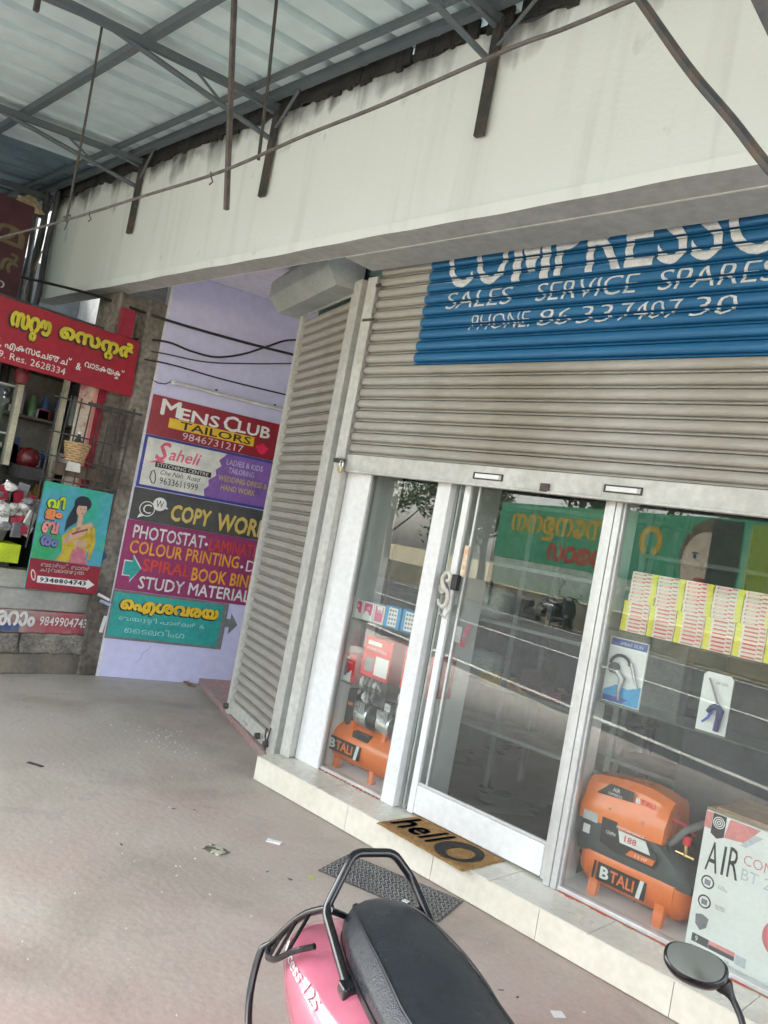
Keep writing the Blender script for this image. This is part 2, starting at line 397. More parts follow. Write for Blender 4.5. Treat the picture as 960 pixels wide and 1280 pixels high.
shop = thing('shop_building', 'white plastered shop building with stained concrete beam above the rolling shutters', 'building', (-3.7, 3.3, 0))
SO = Vector((-3.7, 3.3, 0))
def sh(mb): mb.v = [(x-SO.x, y-SO.y, z-SO.z) for x, y, z in mb.v]; return mb
# beam, its top edge broken and uneven, its lower edge chamfered
bm_ = MB(); N = 240; x0, x1 = -7.92, 3.2; ring = []
tops = []
for i in range(N+1):
    x = x0+(x1-x0)*i/N
    t = 4.185 + .014*math.sin(x*3.1)+.012*math.sin(x*8.7+1)+.010*math.sin(x*29)+random.uniform(-.012,.010)
    tops.append((x, t))
for i in range(N):
    (xa, ta), (xb, tb) = tops[i], tops[i+1]
    bm_.quad((xa,2.9,3.262),(xb,2.9,3.262),(xb,2.9,tb),(xa,2.9,ta))
    bm_.quad((xa,2.9,ta),(xb,2.9,tb),(xb,3.06,tb),(xa,3.06,ta))
w1 = lambda x: 3.205+.003*math.sin(x*3.3)+.002*math.sin(x*11)
for i in range(N):
    xa, xb = tops[i][0], tops[i+1][0]
    bm_.quad((xa,2.888,3.258),(xb,2.888,3.258),(xb,2.9,3.262),(xa,2.9,3.262))
    bm_.quad((xa,2.90,w1(xa)),(xb,2.90,w1(xb)),(xb,2.888,3.258),(xa,2.888,3.258))
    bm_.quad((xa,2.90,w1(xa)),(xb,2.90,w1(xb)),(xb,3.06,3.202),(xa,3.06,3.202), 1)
bm_.quad((x0,2.9,3.2),(x0,3.06,3.2),(x0,3.06,4.16),(x0,2.9,4.16)); bm_.quad((x0,3.06,3.2),(x1,3.06,3.2),(x1,3.06,4.15),(x0,3.06,4.15))
bm_.v = [(x,y,z) for x,y,z in bm_.v]
beam = sh(bm_).build('beam', [beam_m, soff_m], shop, recalc=False)
# soffit behind the beam, lintel over the main shutter
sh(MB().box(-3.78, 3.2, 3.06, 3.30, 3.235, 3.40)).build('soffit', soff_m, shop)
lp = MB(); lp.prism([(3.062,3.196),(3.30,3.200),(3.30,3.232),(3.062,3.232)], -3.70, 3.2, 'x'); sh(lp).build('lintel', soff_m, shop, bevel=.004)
sh(MB().box(-6.32, -3.79, 3.06, 6.5, 3.50, 3.62)).build('ceiling', lil_c, shop)
# roof slab and the side walls of the shop
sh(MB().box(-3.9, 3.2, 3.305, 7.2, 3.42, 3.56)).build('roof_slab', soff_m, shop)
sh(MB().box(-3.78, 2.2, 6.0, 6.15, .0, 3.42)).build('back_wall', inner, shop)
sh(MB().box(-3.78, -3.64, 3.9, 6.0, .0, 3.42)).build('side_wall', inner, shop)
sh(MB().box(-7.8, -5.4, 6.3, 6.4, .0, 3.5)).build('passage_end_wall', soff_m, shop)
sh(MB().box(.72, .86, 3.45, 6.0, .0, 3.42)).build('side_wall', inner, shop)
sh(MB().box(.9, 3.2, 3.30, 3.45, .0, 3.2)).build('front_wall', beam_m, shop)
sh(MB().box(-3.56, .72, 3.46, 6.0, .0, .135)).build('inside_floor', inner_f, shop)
# the angled side wall of the shop, behind the side shutter, and corner post
sd_ = Vector((-math.cos(D18), math.sin(D18), 0)); sn = Vector((math.sin(D18), math.cos(D18), 0))
A = Vector((-3.80, 3.46, 0)); B = A+sd_*1.0
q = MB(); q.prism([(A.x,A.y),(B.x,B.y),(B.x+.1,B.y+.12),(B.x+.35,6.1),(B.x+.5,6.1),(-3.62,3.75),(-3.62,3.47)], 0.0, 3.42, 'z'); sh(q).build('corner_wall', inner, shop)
# step in front of the shop, faced with tiles
step = MB().box(-3.745, 3.2, 3.175, 3.46, 0, .128).build('shop_step', conc); tag(step, kind='structure')
tile_m = mat('cream_floor_tile', (.66,.64,.55), .25, col2=(.60,.58,.49), scale=4, fine=.04)
tile_r = mat('ivory_riser_tile', (.76,.73,.62), .22, col2=(.70,.67,.56), scale=3, fine=.03)
x = -3.76; edges = [-3.76, -2.945, -2.335, -1.735, -1.135, -.535, .065, .665, 1.265, 1.865, 2.465, 3.1]
tread = [-3.76, -3.2, -2.6, -2.0, -1.50, -.90, -.30, .30, .90, 1.5, 2.1, 2.7, 3.2]
for a, b2 in zip(edges, edges[1:]):
    dz = random.uniform(-.0008,.0008)
    MB().box(a+.0012, b2-.0012, 3.16+dz, 3.175, 0.004, .139).build('riser_tile', tile_r, step, bevel=.0015)
for a, b2 in zip(tread, tread[1:]):
    dz = random.uniform(-.0006,.0006)
    MB().box(a+.0012, b2-.0012, 3.156, 3.455, .1395, .146+dz).build('tread_tile', tile_m, step, bevel=.0015)
MB().box(-3.76, -3.746, 3.176, 3.45, .004, .139).build('end_tile', tile_r, step, bevel=.0015)
# pink plinth in front of the side shutter
pink = mat('pink_oxide_cement', (.40,.235,.215), .75, col2=(.33,.26,.24), scale=5, fine=.12, bump=.3)
pl = MB(); PQ = [(-6.04,4.215),(-3.93,3.40),(-3.765,3.40),(-3.765,3.47),(-3.745,3.47),(-3.745,3.9),(-4.2,4.6),(-5.0,6.5),(-5.4,6.5)]
pl.prism(PQ, 0.0, .055, 'z'); tag(pl.build('passage_plinth', pink, bevel=.004), kind='structure')
sill = MB(); Q0 = Vector((-3.95,3.46,0)); Q1 = Q0+sd_*1.0
sill.prism([(Q0.x-sn.x*.015,Q0.y-sn.y*.015),(Q0.x+sn.x*.05,Q0.y+sn.y*.05),(Q1.x+sn.x*.05,Q1.y+sn.y*.05),(Q1.x-sn.x*.015,Q1.y-sn.y*.015)], .0555, .062,'z')
tag(sill.build('shutter_sill', conc), kind='structure')

# ================================================================ ROLLING SHUTTERS
PITCH_S = .07
PROF = [(0,-.016),(.03,.006),(.06,.0095),(.10,.0085),(.115,-.014),(.25,-.018),(.265,.008),(.34,.020),(.45,.0265),(.60,.0275),(.76,.0245),(.90,.016),(.96,.006),(1.0,-.016)]
PROF = [(a, b*.72) for a, b in PROF]
def prof_y(zz):
    t = (zz/PITCH_S) % 1.0
    for (a, pa), (b2, pb) in zip(PROF, PROF[1:]):
        if a <= t <= b2+1e-9: return -(pa+(pb-pa)*(t-a)/(b2-a))
    return .008
blue = mat('blue_shutter_paint', (.018,.15,.33), .42, col2=(.015,.125,.28), scale=4, stretch=(.4,1,6), fine=.06)
def slat_mesh(segs, name='slat'):
    """segs: (x0, x1, material index)"""
    mb = MB()
    for x0_, x1_, mi in segs:
        for (a, pa), (b2, pb) in zip(PROF, PROF[1:]):
            mb.quad((x0_,-pa,a*PITCH_S),(x1_,-pa,a*PITCH_S),(x1_,-pb,b2*PITCH_S),(x0_,-pb,b2*PITCH_S), mi)
    return mb.mesh(name, [steel, blue], smooth=True, ang=1.4, recalc=False)
def put_slats(root, me, z0, z1, extra=None, n0=0):
    k = 0; z = z0
    while z < z1-1e-6:
        o = bpy.data.objects.new('slat', extra(z) if extra and extra(z) else me); COL.objects.link(o); o.parent = root
        o.location = (random.uniform(-.003,.003), random.uniform(-.0015,.0015), z); o.rotation_euler = (random.uniform(-.02,.02), 0, random.uniform(-.0006,.0006)); k += 1; z += PITCH_S
    return k
main = thing('rolling_shutter', 'half raised grey rolling shutter with blue painted compressor advertisement', 'rolling shutter', (-3.67, 3.36, 0))
XR = 4.35; ZB = 2.05
gz = ZB + PITCH_S*8
xb = .42
sm = slat_mesh([(.01, XR, 0)]); sb_ = slat_mesh([(.01, xb, 0), (xb, XR, 1)])
zz0 = gz
put_slats(main, sm, ZB, 3.44, extra=lambda z: sb_ if z >= gz-1e-4 else None)
# stepped paint edge is real: each slat slid a few millimetres against the next
def draper(z_base, off=.0022):
    def f(bm, off=off+.0022):
        bmesh.ops.triangulate(bm, faces=bm.faces[:])
        zs = [v.co.z for v in bm.verts]; lo, hi = min(zs), max(zs)
        k = math.floor((lo-z_base)/PITCH_S)
        while z_base+k*PITCH_S <= hi:
            for t, _ in PROF[:-1]:
                z = z_base+(k+t)*PITCH_S
                if lo < z < hi: bmesh.ops.bisect_plane(bm, geom=bm.verts[:]+bm.edges[:]+bm.faces[:], plane_co=(0,0,z), plane_no=(0,0,1))
            k += 1
        bmesh.ops.triangulate(bm, faces=bm.faces[:])
        kill = [fc for fc in bm.faces if .11 < (((sum(v.co.z for v in fc.verts)/3)-z_base)/PITCH_S) % 1.0 < .268]
        bmesh.ops.delete(bm, geom=kill, context='FACES')
        for v in bm.verts:
            k2 = math.floor((v.co.z-z_base)/PITCH_S+.001)
            v.co.y = prof_y(v.co.z-z_base) - off
            v.co.x += .006*math.sin(k2*2.3)
    return f
wt = mat('white_lettering_paint', (.66,.68,.68), .5, col2=(.42,.48,.52), scale=12, mix=(.5,.75))
DR = draper(ZB)
X0 = -3.67
letters(main, 'CO', -3.10-X0, 3.05, .415, .33, wt, bold=.008, drape=DR, res=6)
letters(main, 'PRESSORS', -2.385-X0, 3.05, 1.52, .33, wt, bold=.008, shear=-.02, drape=DR, res=6)
mm = bpy.data.meshes.new('lettering'); mx0 = -2.645-X0
mm.from_pydata([(mx0+a, 0, 3.05+b2) for a, b2 in [(0,0),(.052,0),(.052,.20),(.0945,.05),(.1355,.05),(.178,.20),(.178,0),(.23,0),(.23,.33),(.172,.33),(.115,.16),(.058,.33),(0,.33)]], [], [tuple(range(13))])
bm9 = bmesh.new(); bm9.from_mesh(mm); DR(bm9); bmesh.ops.recalc_face_normals(bm9, faces=bm9.faces); bm9.to_mesh(mm); bm9.free(); mm.materials.append(wt)
o = bpy.data.objects.new('lettering', mm); COL.objects.link(o); o.parent = main
for s_, a, b2 in (('SALES', -3.075, -2.61), ('SERVICE', -2.465, -1.885), ('SPARES', -1.795, -1.26)):
    letters(main, s_, a-X0, 2.925, b2-a, .098, wt, bold=-.005, shear=.22, drape=DR, res=4)
for s_, a, b2 in (('PHONE.', -2.87, -2.465), ('86', -2.425, -2.235), ('33', -2.19, -2.0), ('7407', -1.965, -1.655), ('30', -1.615, -1.415)):
    letters(main, s_, a-X0, 2.792, b2-a, .088, wt, bold=-.008, shear=.15, drape=DR)
# bottom rail, slots with handles, latch
br = MB().box(0.0, XR, -.022, .012, 1.937, 2.048); br.build('bottom_rail', rail_m, main, bevel=.004)
MB().box(0.0, XR, -.040, -.020, 1.937, 1.949).build('rail_lip', rail_m, main, bevel=.002)
for xc in (1.115, 1.885, 2.9):
    h = MB()
    for t in ((xc-.095, xc+.095, 2.004, 2.010), (xc-.095, xc+.095, 1.974, 1.980), (xc-.095, xc-.088, 1.98, 2.004), (xc+.088, xc+.095, 1.98, 2.004)):
        h.box(t[0], t[1], -.030, -.022, t[2], t[3])
    hh = h.build('handle_slot', dark_steel, main)
    MB().box(xc-.087, xc+.07, -.026, -.0215, 1.981, 2.003).build('handle_plate', white_al, main)
MB().box(1.45, 1.50, -.04, -.022, 1.94, 1.985).build('latch', dark_steel, main, bevel=.003)
MB().box(1.30, 1.78, -.0245, -.0222, 1.955, 2.035).build('stiffener_plate', rail_m, main)
# guide channel on the left, long down to the floor
ch = MB(); ch.box(-.072, -.002, -.045, .03, .15, 3.17); ch.build('guide_channel', rail_m, main, bevel=.004)
MB().box(-.001, .012, -.045, -.038, .15, 3.17).build('channel_lip', rail_m, main)
MB().box(.012, .05, -.052, -.04, 3.10, 3.12).build('bracket', dark_steel, main); MB().box(-.05, .05, -.052, -.046, 2.885, 2.90).build('bracket', dark_steel, main)
MB().box(-.06, .035, -.068, -.046, 1.985, 2.012).build('lock_hasp', dark_steel, main, bevel=.003)
# padlock on the hasp
pk = thing('padlock', 'small silver padlock hanging at the left end of the raised shutter', 'padlock', (-3.64, 3.285, 1.955))
MB().lathe([(.0,-.011),(.021,-.010),(.024,0),(.021,.010),(.0,.011)], (0,0,-.012), 'y', 20).build('lock_body', mat('brass_worn', (.62,.55,.36), .3, .9), pk, smooth=True)
MB().tube([(-.014,0,.0),(-.015,0,.025),(-.010,0,.038),(0,0,.042),(.010,0,.038),(.015,0,.025),(.014,0,0)], .0032, 8).build('shackle', chrome, pk, smooth=True)

# side shutter, closed, turned 18 degrees
LS = 1.0
so_ = Q0 + sd_*LS
side = thing('rolling_shutter', 'closed plain grey rolling shutter standing at an angle beside the lilac wall', 'rolling shutter', so_, -D18)
ss = slat_mesh([(.055, .935, 0)])
put_slats(side, ss, .165, 3.10)
MB().box(.05, .94, -.018, .01, .066, .166).build('bottom_rail', rail_m, side, bevel=.004)
for a, b2, nm in ((0.0, .052, 'guide_channel'), (.935, 1.0, 'guide_channel')):
    MB().box(a, b2, -.04, .03, .062, 3.13).build(nm, rail_m, side, bevel=.004)
MB().box(.985, 1.10, -.052, -.0, .062, 3.20).build('corner_post', rail_m, side, bevel=.004)
MB().box(.40, .46, -.035, -.018, .10, .112).build('pull_handle', rail_m, side, bevel=.002)
for xc in (.035, .78, .95):
    lk = MB().lathe([(.0,-.075),(.020,-.073),(.022,-.05),(.022,-.04)], (xc,0,.12 if xc < 1 else .1), 'y', 14).build('lock', mat('greasy_lock_steel', (.18,.175,.165), .4, .8), side, smooth=True)
MB().tube([(.93,-.06,.22),(.955,-.07,.17),(.985,-.075,.16),(.99,-.07,.12),(.97,-.06,.09)], .006, 6).build('lock_hasp', dark_steel, side, smooth=True)
MB().tube([(1.0,-.06,.24),(1.02,-.075,.18),(1.0,-.07,.12)], .006, 6).build('lock_hasp', dark_steel, side, smooth=True)
# hood over the side shutter: a five sided box
hp = [(.01,3.15),(-.175,3.145),(-.262,3.245),(-.264,3.36),(-.15,3.49),(.01,3.49)]
hd = MB(); hd.prism([(a,b2) for a,b2 in hp], -.16, .985, 'x'); 
hood_m = mat('grey_hood_paint', (.40,.43,.41), .55, col2=(.34,.37,.36), scale=4, fine=.05)
hd.build('shutter_hood', hood_m, side, bevel=.006)
MB().prism([(-.02,3.13),(-.012,3.13),(-.012,3.150),(-.02,3.150)], -.06, .99, 'x').build('hood_lip', hood_m, side)
# ================================================================ SHOP FRONT GLAZING
YG = 3.42
front = thing('display_windows', None, None, (-3.56-SO.x, YG-SO.y, .146)); front.parent = shop
GX = 3.56
def fb(x0_, x1_, y0_, y1_, z0_, z1_, nm, M, bevel=.002, z=True):
    return MB().box(x0_+GX, x1_+GX, y0_-YG, y1_-YG, z0_-.146, z1_-.146).build(nm, M, front, bevel=bevel)
fb(-3.665, -3.455, 3.376, 3.394, .147, 2.6, 'infill_panel', white_al)
fb(-3.684, -3.668, 3.385, 3.40, .147, 2.6, 'dark_gasket', rubber, 0)
fb(-3.525, -3.49, 3.395, 3.455, .147, 2.6, 'frame_post', alu)
fb(-3.489, -3.472, 3.405, 3.44, .16, 2.6, 'glazing_bead', alu)
fb(-2.925, -2.832, 3.385, 3.46, .147, 2.6, 'frame_post', white_al)
fb(-2.945, -2.926, 3.405, 3.44, .16, 2.6, 'glazing_bead', alu)
fb(-1.868, -1.835, 3.385, 3.46, .147, 2.6, 'frame_post', alu); fb(-1.833, -1.803, 3.39, 3.455, .147, 2.6, 'frame_post', alu)
fb(-1.802, -1.790, 3.405, 3.44, .165, 2.6, 'glazing_bead', alu)
fb(-.30, -.24, 3.39, 3.455, .147, 2.6, 'frame_post', alu); fb(.66, .72, 3.39, 3.455, .147, 2.6, 'frame_post', alu)
fb(-3.489, -2.926, 3.40, 3.45, .147, .166, 'bottom_frame', alu); fb(-1.802, .66, 3.40, 3.45, .147, .168, 'bottom_frame', alu)
seal = mat('red_oxide_sealant', (.42,.07,.03), .7, col2=(.30,.16,.10), scale=20, mix=(.45,.6))
for a, b2 in ((-3.47, -2.93), (-1.79, .66)):
    mb = MB(); n_ = 60
    for i in range(n_):
        xa, xb2 = a+(b2-a)*i/n_, a+(b2-a)*(i+1)/n_
        wd_ = .007+.004*math.sin(i*1.7)+random.uniform(-.003,.003)
        if wd_ > .0045: mb.box(xa+GX, xb2+GX, 3.40-wd_-YG, 3.40-YG, .0, .0045)
    tag(mb.build('sealant', seal, front), kind='stuff')
fb(-3.56, .72, 3.39, 3.46, 2.6, 2.68, 'head_frame', alu)
gls = glass('window_glass')
fb(-3.49, -2.926, 3.420, 3.426, .16, 2.6, 'glass_pane', gls, 0)
fb(-1.802, -.30, 3.420, 3.426, .16, 2.6, 'glass_pane', gls, 0)
fb(-.24, .66, 3.420, 3.426, .16, 2.6, 'glass_pane', gls, 0)
# display base boards and side boards
disp = mat('display_laminate', (.78,.79,.78), .35, col2=(.73,.74,.73), scale=2, fine=.02)
fb(-3.49, -2.80, 3.46, 3.82, .1365, .15, 'display_floor', disp); fb(-1.86, .70, 3.46, 3.86, .1365, .15, 'display_floor', disp)
fb(-3.50, -3.488, 3.462, 3.69, .151, 2.6, 'side_board', disp); fb(-2.83, -2.818, 3.462, 3.84, .151, 2.6, 'side_board', disp)
fb(-1.845, -1.833, 3.462, 3.62, .151, 2.6, 'side_board', disp)
shg = glass('shelf_glass', (.80,.90,.86), 1.0, .05)
for a, b2, z in ((-3.486, -2.832, 1.058), (-3.486, -2.832, .672), (-1.83, -.3, 1.012), (-1.83, -.3, 1.352)):
    fb(a, b2, 3.465, 3.70, z, z+.008, 'glass_shelf', shg, 0)

# the door: two stiles, deep white bottom rail, glass, scrolled pull, lock
door = thing('glass_door', 'white framed sliding glass door above the hello doormat', None, (-2.79-SO.x, 3.432-SO.y, .15)); door.parent = shop
def db(x0_, x1_, y0_, y1_, z0_, z1_, nm, M, bevel=.002):
    return MB().box(x0_+2.79, x1_+2.79, y0_-3.432, y1_-3.432, z0_-.15, z1_-.15).build(nm, M, door, bevel=bevel)
db(-2.755, -2.715, 3.415, 3.445, .152, 2.55, 'stile', white_al); db(-2.668, -2.655, 3.425, 3.455, .32, 2.55, 'stile', alu)
db(-2.830, -2.757, 3.43, 3.436, .16, 2.55, 'glass_strip', gls, 0)
db(-1.905, -1.87, 3.42, 3.45, .152, 2.55, 'stile', alu)
db(-2.714, -1.906, 3.418, 3.446, .158, .305, 'bottom_rail', white_al, .004)
db(-2.714, -1.906, 3.424, 3.44, .306, .320, 'glazing_bead', alu)
db(-2.714, -1.906, 3.432, 3.438, .312, 2.5, 'glass_pane', gls, 0)
db(-2.72, -1.90, 3.42, 3.45, 2.5, 2.58, 'top_rail', white_al)
# scroll handle (an S of flat bar)
def arc(cx, cz, r, a0, a1, n_=14, y=-.06):
    return [(cx+r*math.cos(R(a0+(a1-a0)*i/n_)), y, cz+r*math.sin(R(a0+(a1-a0)*i/n_))) for i in range(n_+1)]
hx, hz = .072, 1.25
pts_ = arc(hx-.004, hz+.036, .012, -160, 90, 8)+arc(hx-.004, hz+.034, .030, 80, 20, 3)
pts_ = [(hx-.022,-.055,hz+.018),(hx-.010,-.055,hz+.012),(hx+.002,-.055,hz+.022),(hx+.002,-.055,hz+.042),(hx-.014,-.055,hz+.056),(hx-.036,-.055,hz+.050),(hx-.048,-.055,hz+.026),(hx-.044,-.055,hz-.004),(hx-.022,-.055,hz-.030),(hx+.002,-.055,hz-.046),(hx+.012,-.055,hz-.080),(hx+.006,-.055,hz-.112),(hx-.018,-.055,hz-.130),(hx-.044,-.055,hz-.118),(hx-.052,-.055,hz-.095)]
hm = mat('cream_cast_handle', (.62,.60,.52), .4, col2=(.52,.50,.43), scale=20)
MB().tube(pts_, [.010]*3+[.013]*9+[.012,.010,.008], 10).build('pull_handle', hm, door, smooth=True)
MB().lathe([(.0,-.045),(.028,-.042),(.032,-.03),(.030,-.015)], (.02,0,hz-.035), 'y', 18).build('lock_cylinder', mat('dull_nickel', (.36,.35,.33), .35, .9), door, smooth=True)
MB().box(.078, .118, -.05, -.012, hz-.03, hz+.055).build('lock_case', black, door, bevel=.006)
MB().tube([(.10,-.05,hz-.03),(.108,-.052,hz-.13),(.085,-.053,hz-.185),(.055,-.052,hz-.17)], .006, 8).build('lock_bar', rail_m, door, smooth=True)
redsticker = mat('red_sticker', (.62,.03,.10), .5)
for i in range(4): letters(door, 'സറപള'[i], .20-.008*i, hz-.22-.032*i, .028, .026, redsticker, y=-.002, bold=.02, name='sticker_letter')
frect(door, .125, .175, hz-.30, hz-.215, mat('faded_grey_sticker', (.35,.36,.36), .5), y=-.002, name='sticker')
frect(door, .105, .135, hz+.05, hz+.22, mat('cream_sticker', (.72,.66,.50), .5, col2=(.75,.35,.15), scale=40), y=-.016, name='sticker')

# ================================================================ INSIDE THE SHOP
rack_m = mat('rack_grey_steel', (.16,.18,.18), .5, .3)
rk = thing('storage_rack', 'grey slotted angle rack seen dimly through the glass door', 'rack', (-3.55, 4.35, .135))
for a in (0.02, .62, 1.45):
    for y in (0, .38): MB().box(a, a+.035, y, y+.035, 0, 1.95).build('rack_post', rack_m, rk)
shelf_m = mat('rack_shelf', (.24,.28,.265), .5)
for z in (.33, .62, 1.02, 1.40, 1.80): MB().box(0, 1.50, -.005, .42, z, z+.022).build('rack_shelf', shelf_m, rk)
rk2 = thing('storage_rack', 'dark steel rack behind the orange covered compressor', 'rack', (-2.10, 4.25, .135))
for a in (0, .55, 1.4):
    for y in (0, .38): MB().box(a, a+.035, y, y+.035, 0, 1.85).build('rack_post', rack_m, rk2)
for z in (.15, .45, .78, 1.2, 1.6): MB().box(0, 1.45, -.005, .42, z, z+.022).build('rack_shelf', rack_m, rk2)
def sack(name, label, loc, s_, M, cat='sack'):
    mb = MB(); rings = []; seed = random.random()*9
    for i in range(9):
        t = i/8; zz = t*s_[2]; k = (1-(abs(t-.45)*1.55)**4)*.5+.12 if 0 < t < 1 else .32
        rings.append([(s_[0]*k*(abs(math.cos(a))**.7)*math.copysign(1,math.cos(a))*(1+.06*math.sin(3*a+seed+i)), s_[1]*k*(abs(math.sin(a))**.7)*math.copysign(1,math.sin(a))*(1+.06*math.cos(2*a+seed*2+i)), zz+.01*math.sin(2*a+i)) for a in [2*math.pi*j/16 for j in range(16)]])
    mb.loft(rings); o = mb.build(name, M, smooth=True, ang=1.5); o.location = loc; return tag(o, label, cat)
sack('sack', 'pale plastic sack on the lower rack shelf behind the door', (-3.22, 4.5, 1.18), (.26,.20,.20), mat('pale_green_plastic', (.42,.52,.48), .4))
sack('sack', 'crumpled pale sack near the floor behind the door', (-3.22, 4.5, .78), (.26,.2,.17), MATS['pale_green_plastic'])
sack('cushion', 'round dark brown cushion on the rack shelf at the right behind the door glass', (-2.72, 4.42, .778), (.17,.13,.15), mat('dark_brown_cloth', (.07,.045,.045), .9), 'cushion')
cl = MB(); n_ = 18
for i in range(n_):
    xa, xb2 = i/n_*.62, (i+1)/n_*.62; ha, hb = .035+.03*math.sin(i*.8)**2, .035+.03*math.sin((i+1)*.8)**2
    cl.quad((xa,0,0),(xb2,0,0),(xb2,0,hb),(xa,0,ha)); cl.quad((xa,0,ha),(xb2,0,hb),(xb2,.25,hb),(xa,.25,ha))
o = cl.build('folded_cloth', mat('ochre_and_maroon_cloth', (.45,.30,.06), .9, col2=(.16,.05,.05), scale=3, mix=(.5,.55)), smooth=True); o.location = (-3.12, 4.36, .778)
tag(o, 'yellow and maroon folded cloth on the rack shelf behind the door', 'cloth')
mt_ = MB().prism([(-2.62,3.86),(-2.05,3.90),(-1.92,4.25),(-2.42,4.22)], .136, .146, 'z').build('floor_mat', mat('dark_inside_mat', (.045,.043,.045), .9, bump=.5)); tag(mt_, 'dark flat mat on the floor just inside the glass door', 'mat')
# big black boards or cartons standing behind the right window
o = MB().box(-1.60, -.2, 4.02, 4.10, .14, .98).build('display_board', mat('black_board', (.035,.045,.05), .6)); tag(o, 'large dark board standing behind the goods in the right window', 'board')
o = MB().box(-2.0, -1.62, 3.95, 4.05, .94, 1.34).build('grey_carton', mat('grey_carton_board', (.20,.21,.20), .7)); o.location = (0,0,0); tag(o, 'grey carton standing behind the earphone pack in the right window', 'carton')
o = MB().box(-1.45, -.3, 4.02, 4.12, .982, 1.345).build('black_carton', mat('black_carton_board', (.05,.055,.05), .7)); tag(o, 'long black carton lying on top of the dark board in the window', 'carton')

# ================================================================ GOODS IN THE LEFT WINDOW
pinkp = mat('pink_print', (.80,.16,.30), .4); paper = mat('white_card', (.82,.82,.80), .45, fine=.02, var=.03)
bluep = mat('sky_blue_print', (.05,.36,.70), .4); redp = mat('red_carton_print', (.78,.012,.025), .35); darkred = mat('dark_red_print', (.40,.02,.05), .4)
greyp = mat('grey_print', (.25,.25,.27), .5)
for i in range(3):
    t = thing('small_carton', ['pink and white carton at the left end of the upper shelf', 'pink and white carton second from the left on the upper shelf', 'pink and white carton beside the two blue ones on the upper shelf'][i], 'carton', (-3.525+i*.095, 3.49, 1.067), R(2-i*2), 'pink cartons on the upper shelf')
    MB().box(0, .088, 0, .09, 0, .112).build('box', paper, t, bevel=.001)
    frect(t, .010, .078, .012 if i == 2 else .034, .104, pinkp, -.001, 'printed_panel')
    if i == 2: flat(t, [(.02,.10),(.035,.075),(.05,.088),(.07,.06),(.072,.104)], paper, -.0015, 'printed_shape')
    flat(t, [(.014,.03),(.022,.052),(.038,.060),(.055,.048),(.060,.036),(.075,.034),(.075,.026)], paper if i < 2 else pinkp, -.0018, 'printed_shape')
    letters(t, 'c8' if i < 2 else 'L7', .030, .066, .03, .02, paper, y=-.0016)
for i in range(2):
    t = thing('small_carton', ['blue carton with white tool chart beside the pink ones', 'blue carton with white tool chart at the right end of the upper shelf'][i], 'carton', (-3.236+i*.135, 3.485, 1.067), R(-2), 'blue cartons on the upper shelf')
    MB().box(0, .125, 0, .10, 0, .125).build('box', bluep, t, bevel=.001)
    frect(t, .026, .100, .008, .117, paper, -.001, 'printed_panel')
    for a in range(3):
        for b2 in range(4): frect(t, .034+a*.022, .048+a*.022, .018+b2*.025+.002*a, .032+b2*.025, greyp, -.0016, 'printed_mark')
def red_box(name, label, loc, w_, d_, h_, rz, brk=True):
    t = thing('tool_carton', label, 'carton', loc, rz, 'red tool cartons in the left window')
    MB().box(0, w_, 0, d_, 0, h_).build('box', [redp], t, bevel=.0015)
    MB().quad((w_+.001,0,0),(w_+.001,d_,0),(w_+.001,d_,h_),(w_+.001,0,h_)).build('side_print', darkred, t, recalc=False)
    frect(t, w_*.12, w_*.62, h_*.80, h_*.90, paper, -.0012, 'printed_panel'); letters(t, 'POWER TOOLS', w_*.12, h_*.66, w_*.7, h_*.07, paper, y=-.0012)
    return t
t = red_box('a', 'small red carton with a drill picture at the left end of the lower shelf', (-3.568+.01, 3.495, .681), .165, .11, .165, R(-6))
flat(t, [(.0,.0),(.14,.0),(.14,.075),(.11,.05),(.06,.03),(.0,.02)], paper, -.0015, 'printed_shape'); flat(t, [(.05,.03),(.07,.09),(.085,.11),(.1,.07),(.095,.03)], greyp, -.0019, 'printed_shape')
for i, (bx, lab) in enumerate(((-3.37, 'large red carton with a white label in the middle of the lower shelf'), (-3.04, 'large red carton partly hidden by the white window post'))):
    t = red_box('b', lab, (bx, 3.50, .75), .245, .17, .235, R(-4))
    if i == 0: frect(t, .12, .235, .02, .13, paper, -.0016, 'label_sticker')
    frect(t, .03, .11, .03, .11, greyp, -.0014, 'printed_panel')
# tool blister packs hanging below the red cartons
tool_m = mat('cast_tool_metal', (.5,.5,.52), .3, .7)
for i, bx in enumerate((-3.385, -3.06)):
    t = thing('tool_set', ['cluster of bright metal air tool fittings under the middle red carton', 'cluster of bright metal air tool fittings next to the white post'][i], 'air tools', (bx, 3.52, .60), R(-4), 'air tool sets under the red cartons')
    MB().box(0, .20, .05, .055, -.02, .15).build('backing_card', mat('dark_blister_card', (.06,.06,.07), .5), t)
    for k in range(9):
        a = .012+(k % 5)*.04; z = .10-(k//5)*.075+random.uniform(-.012,.012); l = random.uniform(.035,.06)
        MB().tube([(a,.02,z+l/2),(a+.004,.01,z+l*.2),(a-.003,.012,z-l*.2),(a+random.uniform(-.02,.02),.02,z-l/2)], [.006,.013,.011,.006], 8).build('fitting', tool_m if k % 3 else white_al, t, smooth=True)
for bx, lab in ((-3.30,'black plastic tool case behind the silver motors'),):
    t = thing('tool_case', lab, 'tool case', (bx-.04, 3.62, .56)); MB().box(0,.40,0,.12,0,.17).build('case_shell', black, t, bevel=.012); MB().box(.12,.26,-.02,0,.06,.085).build('handle', rubber, t, bevel=.004)

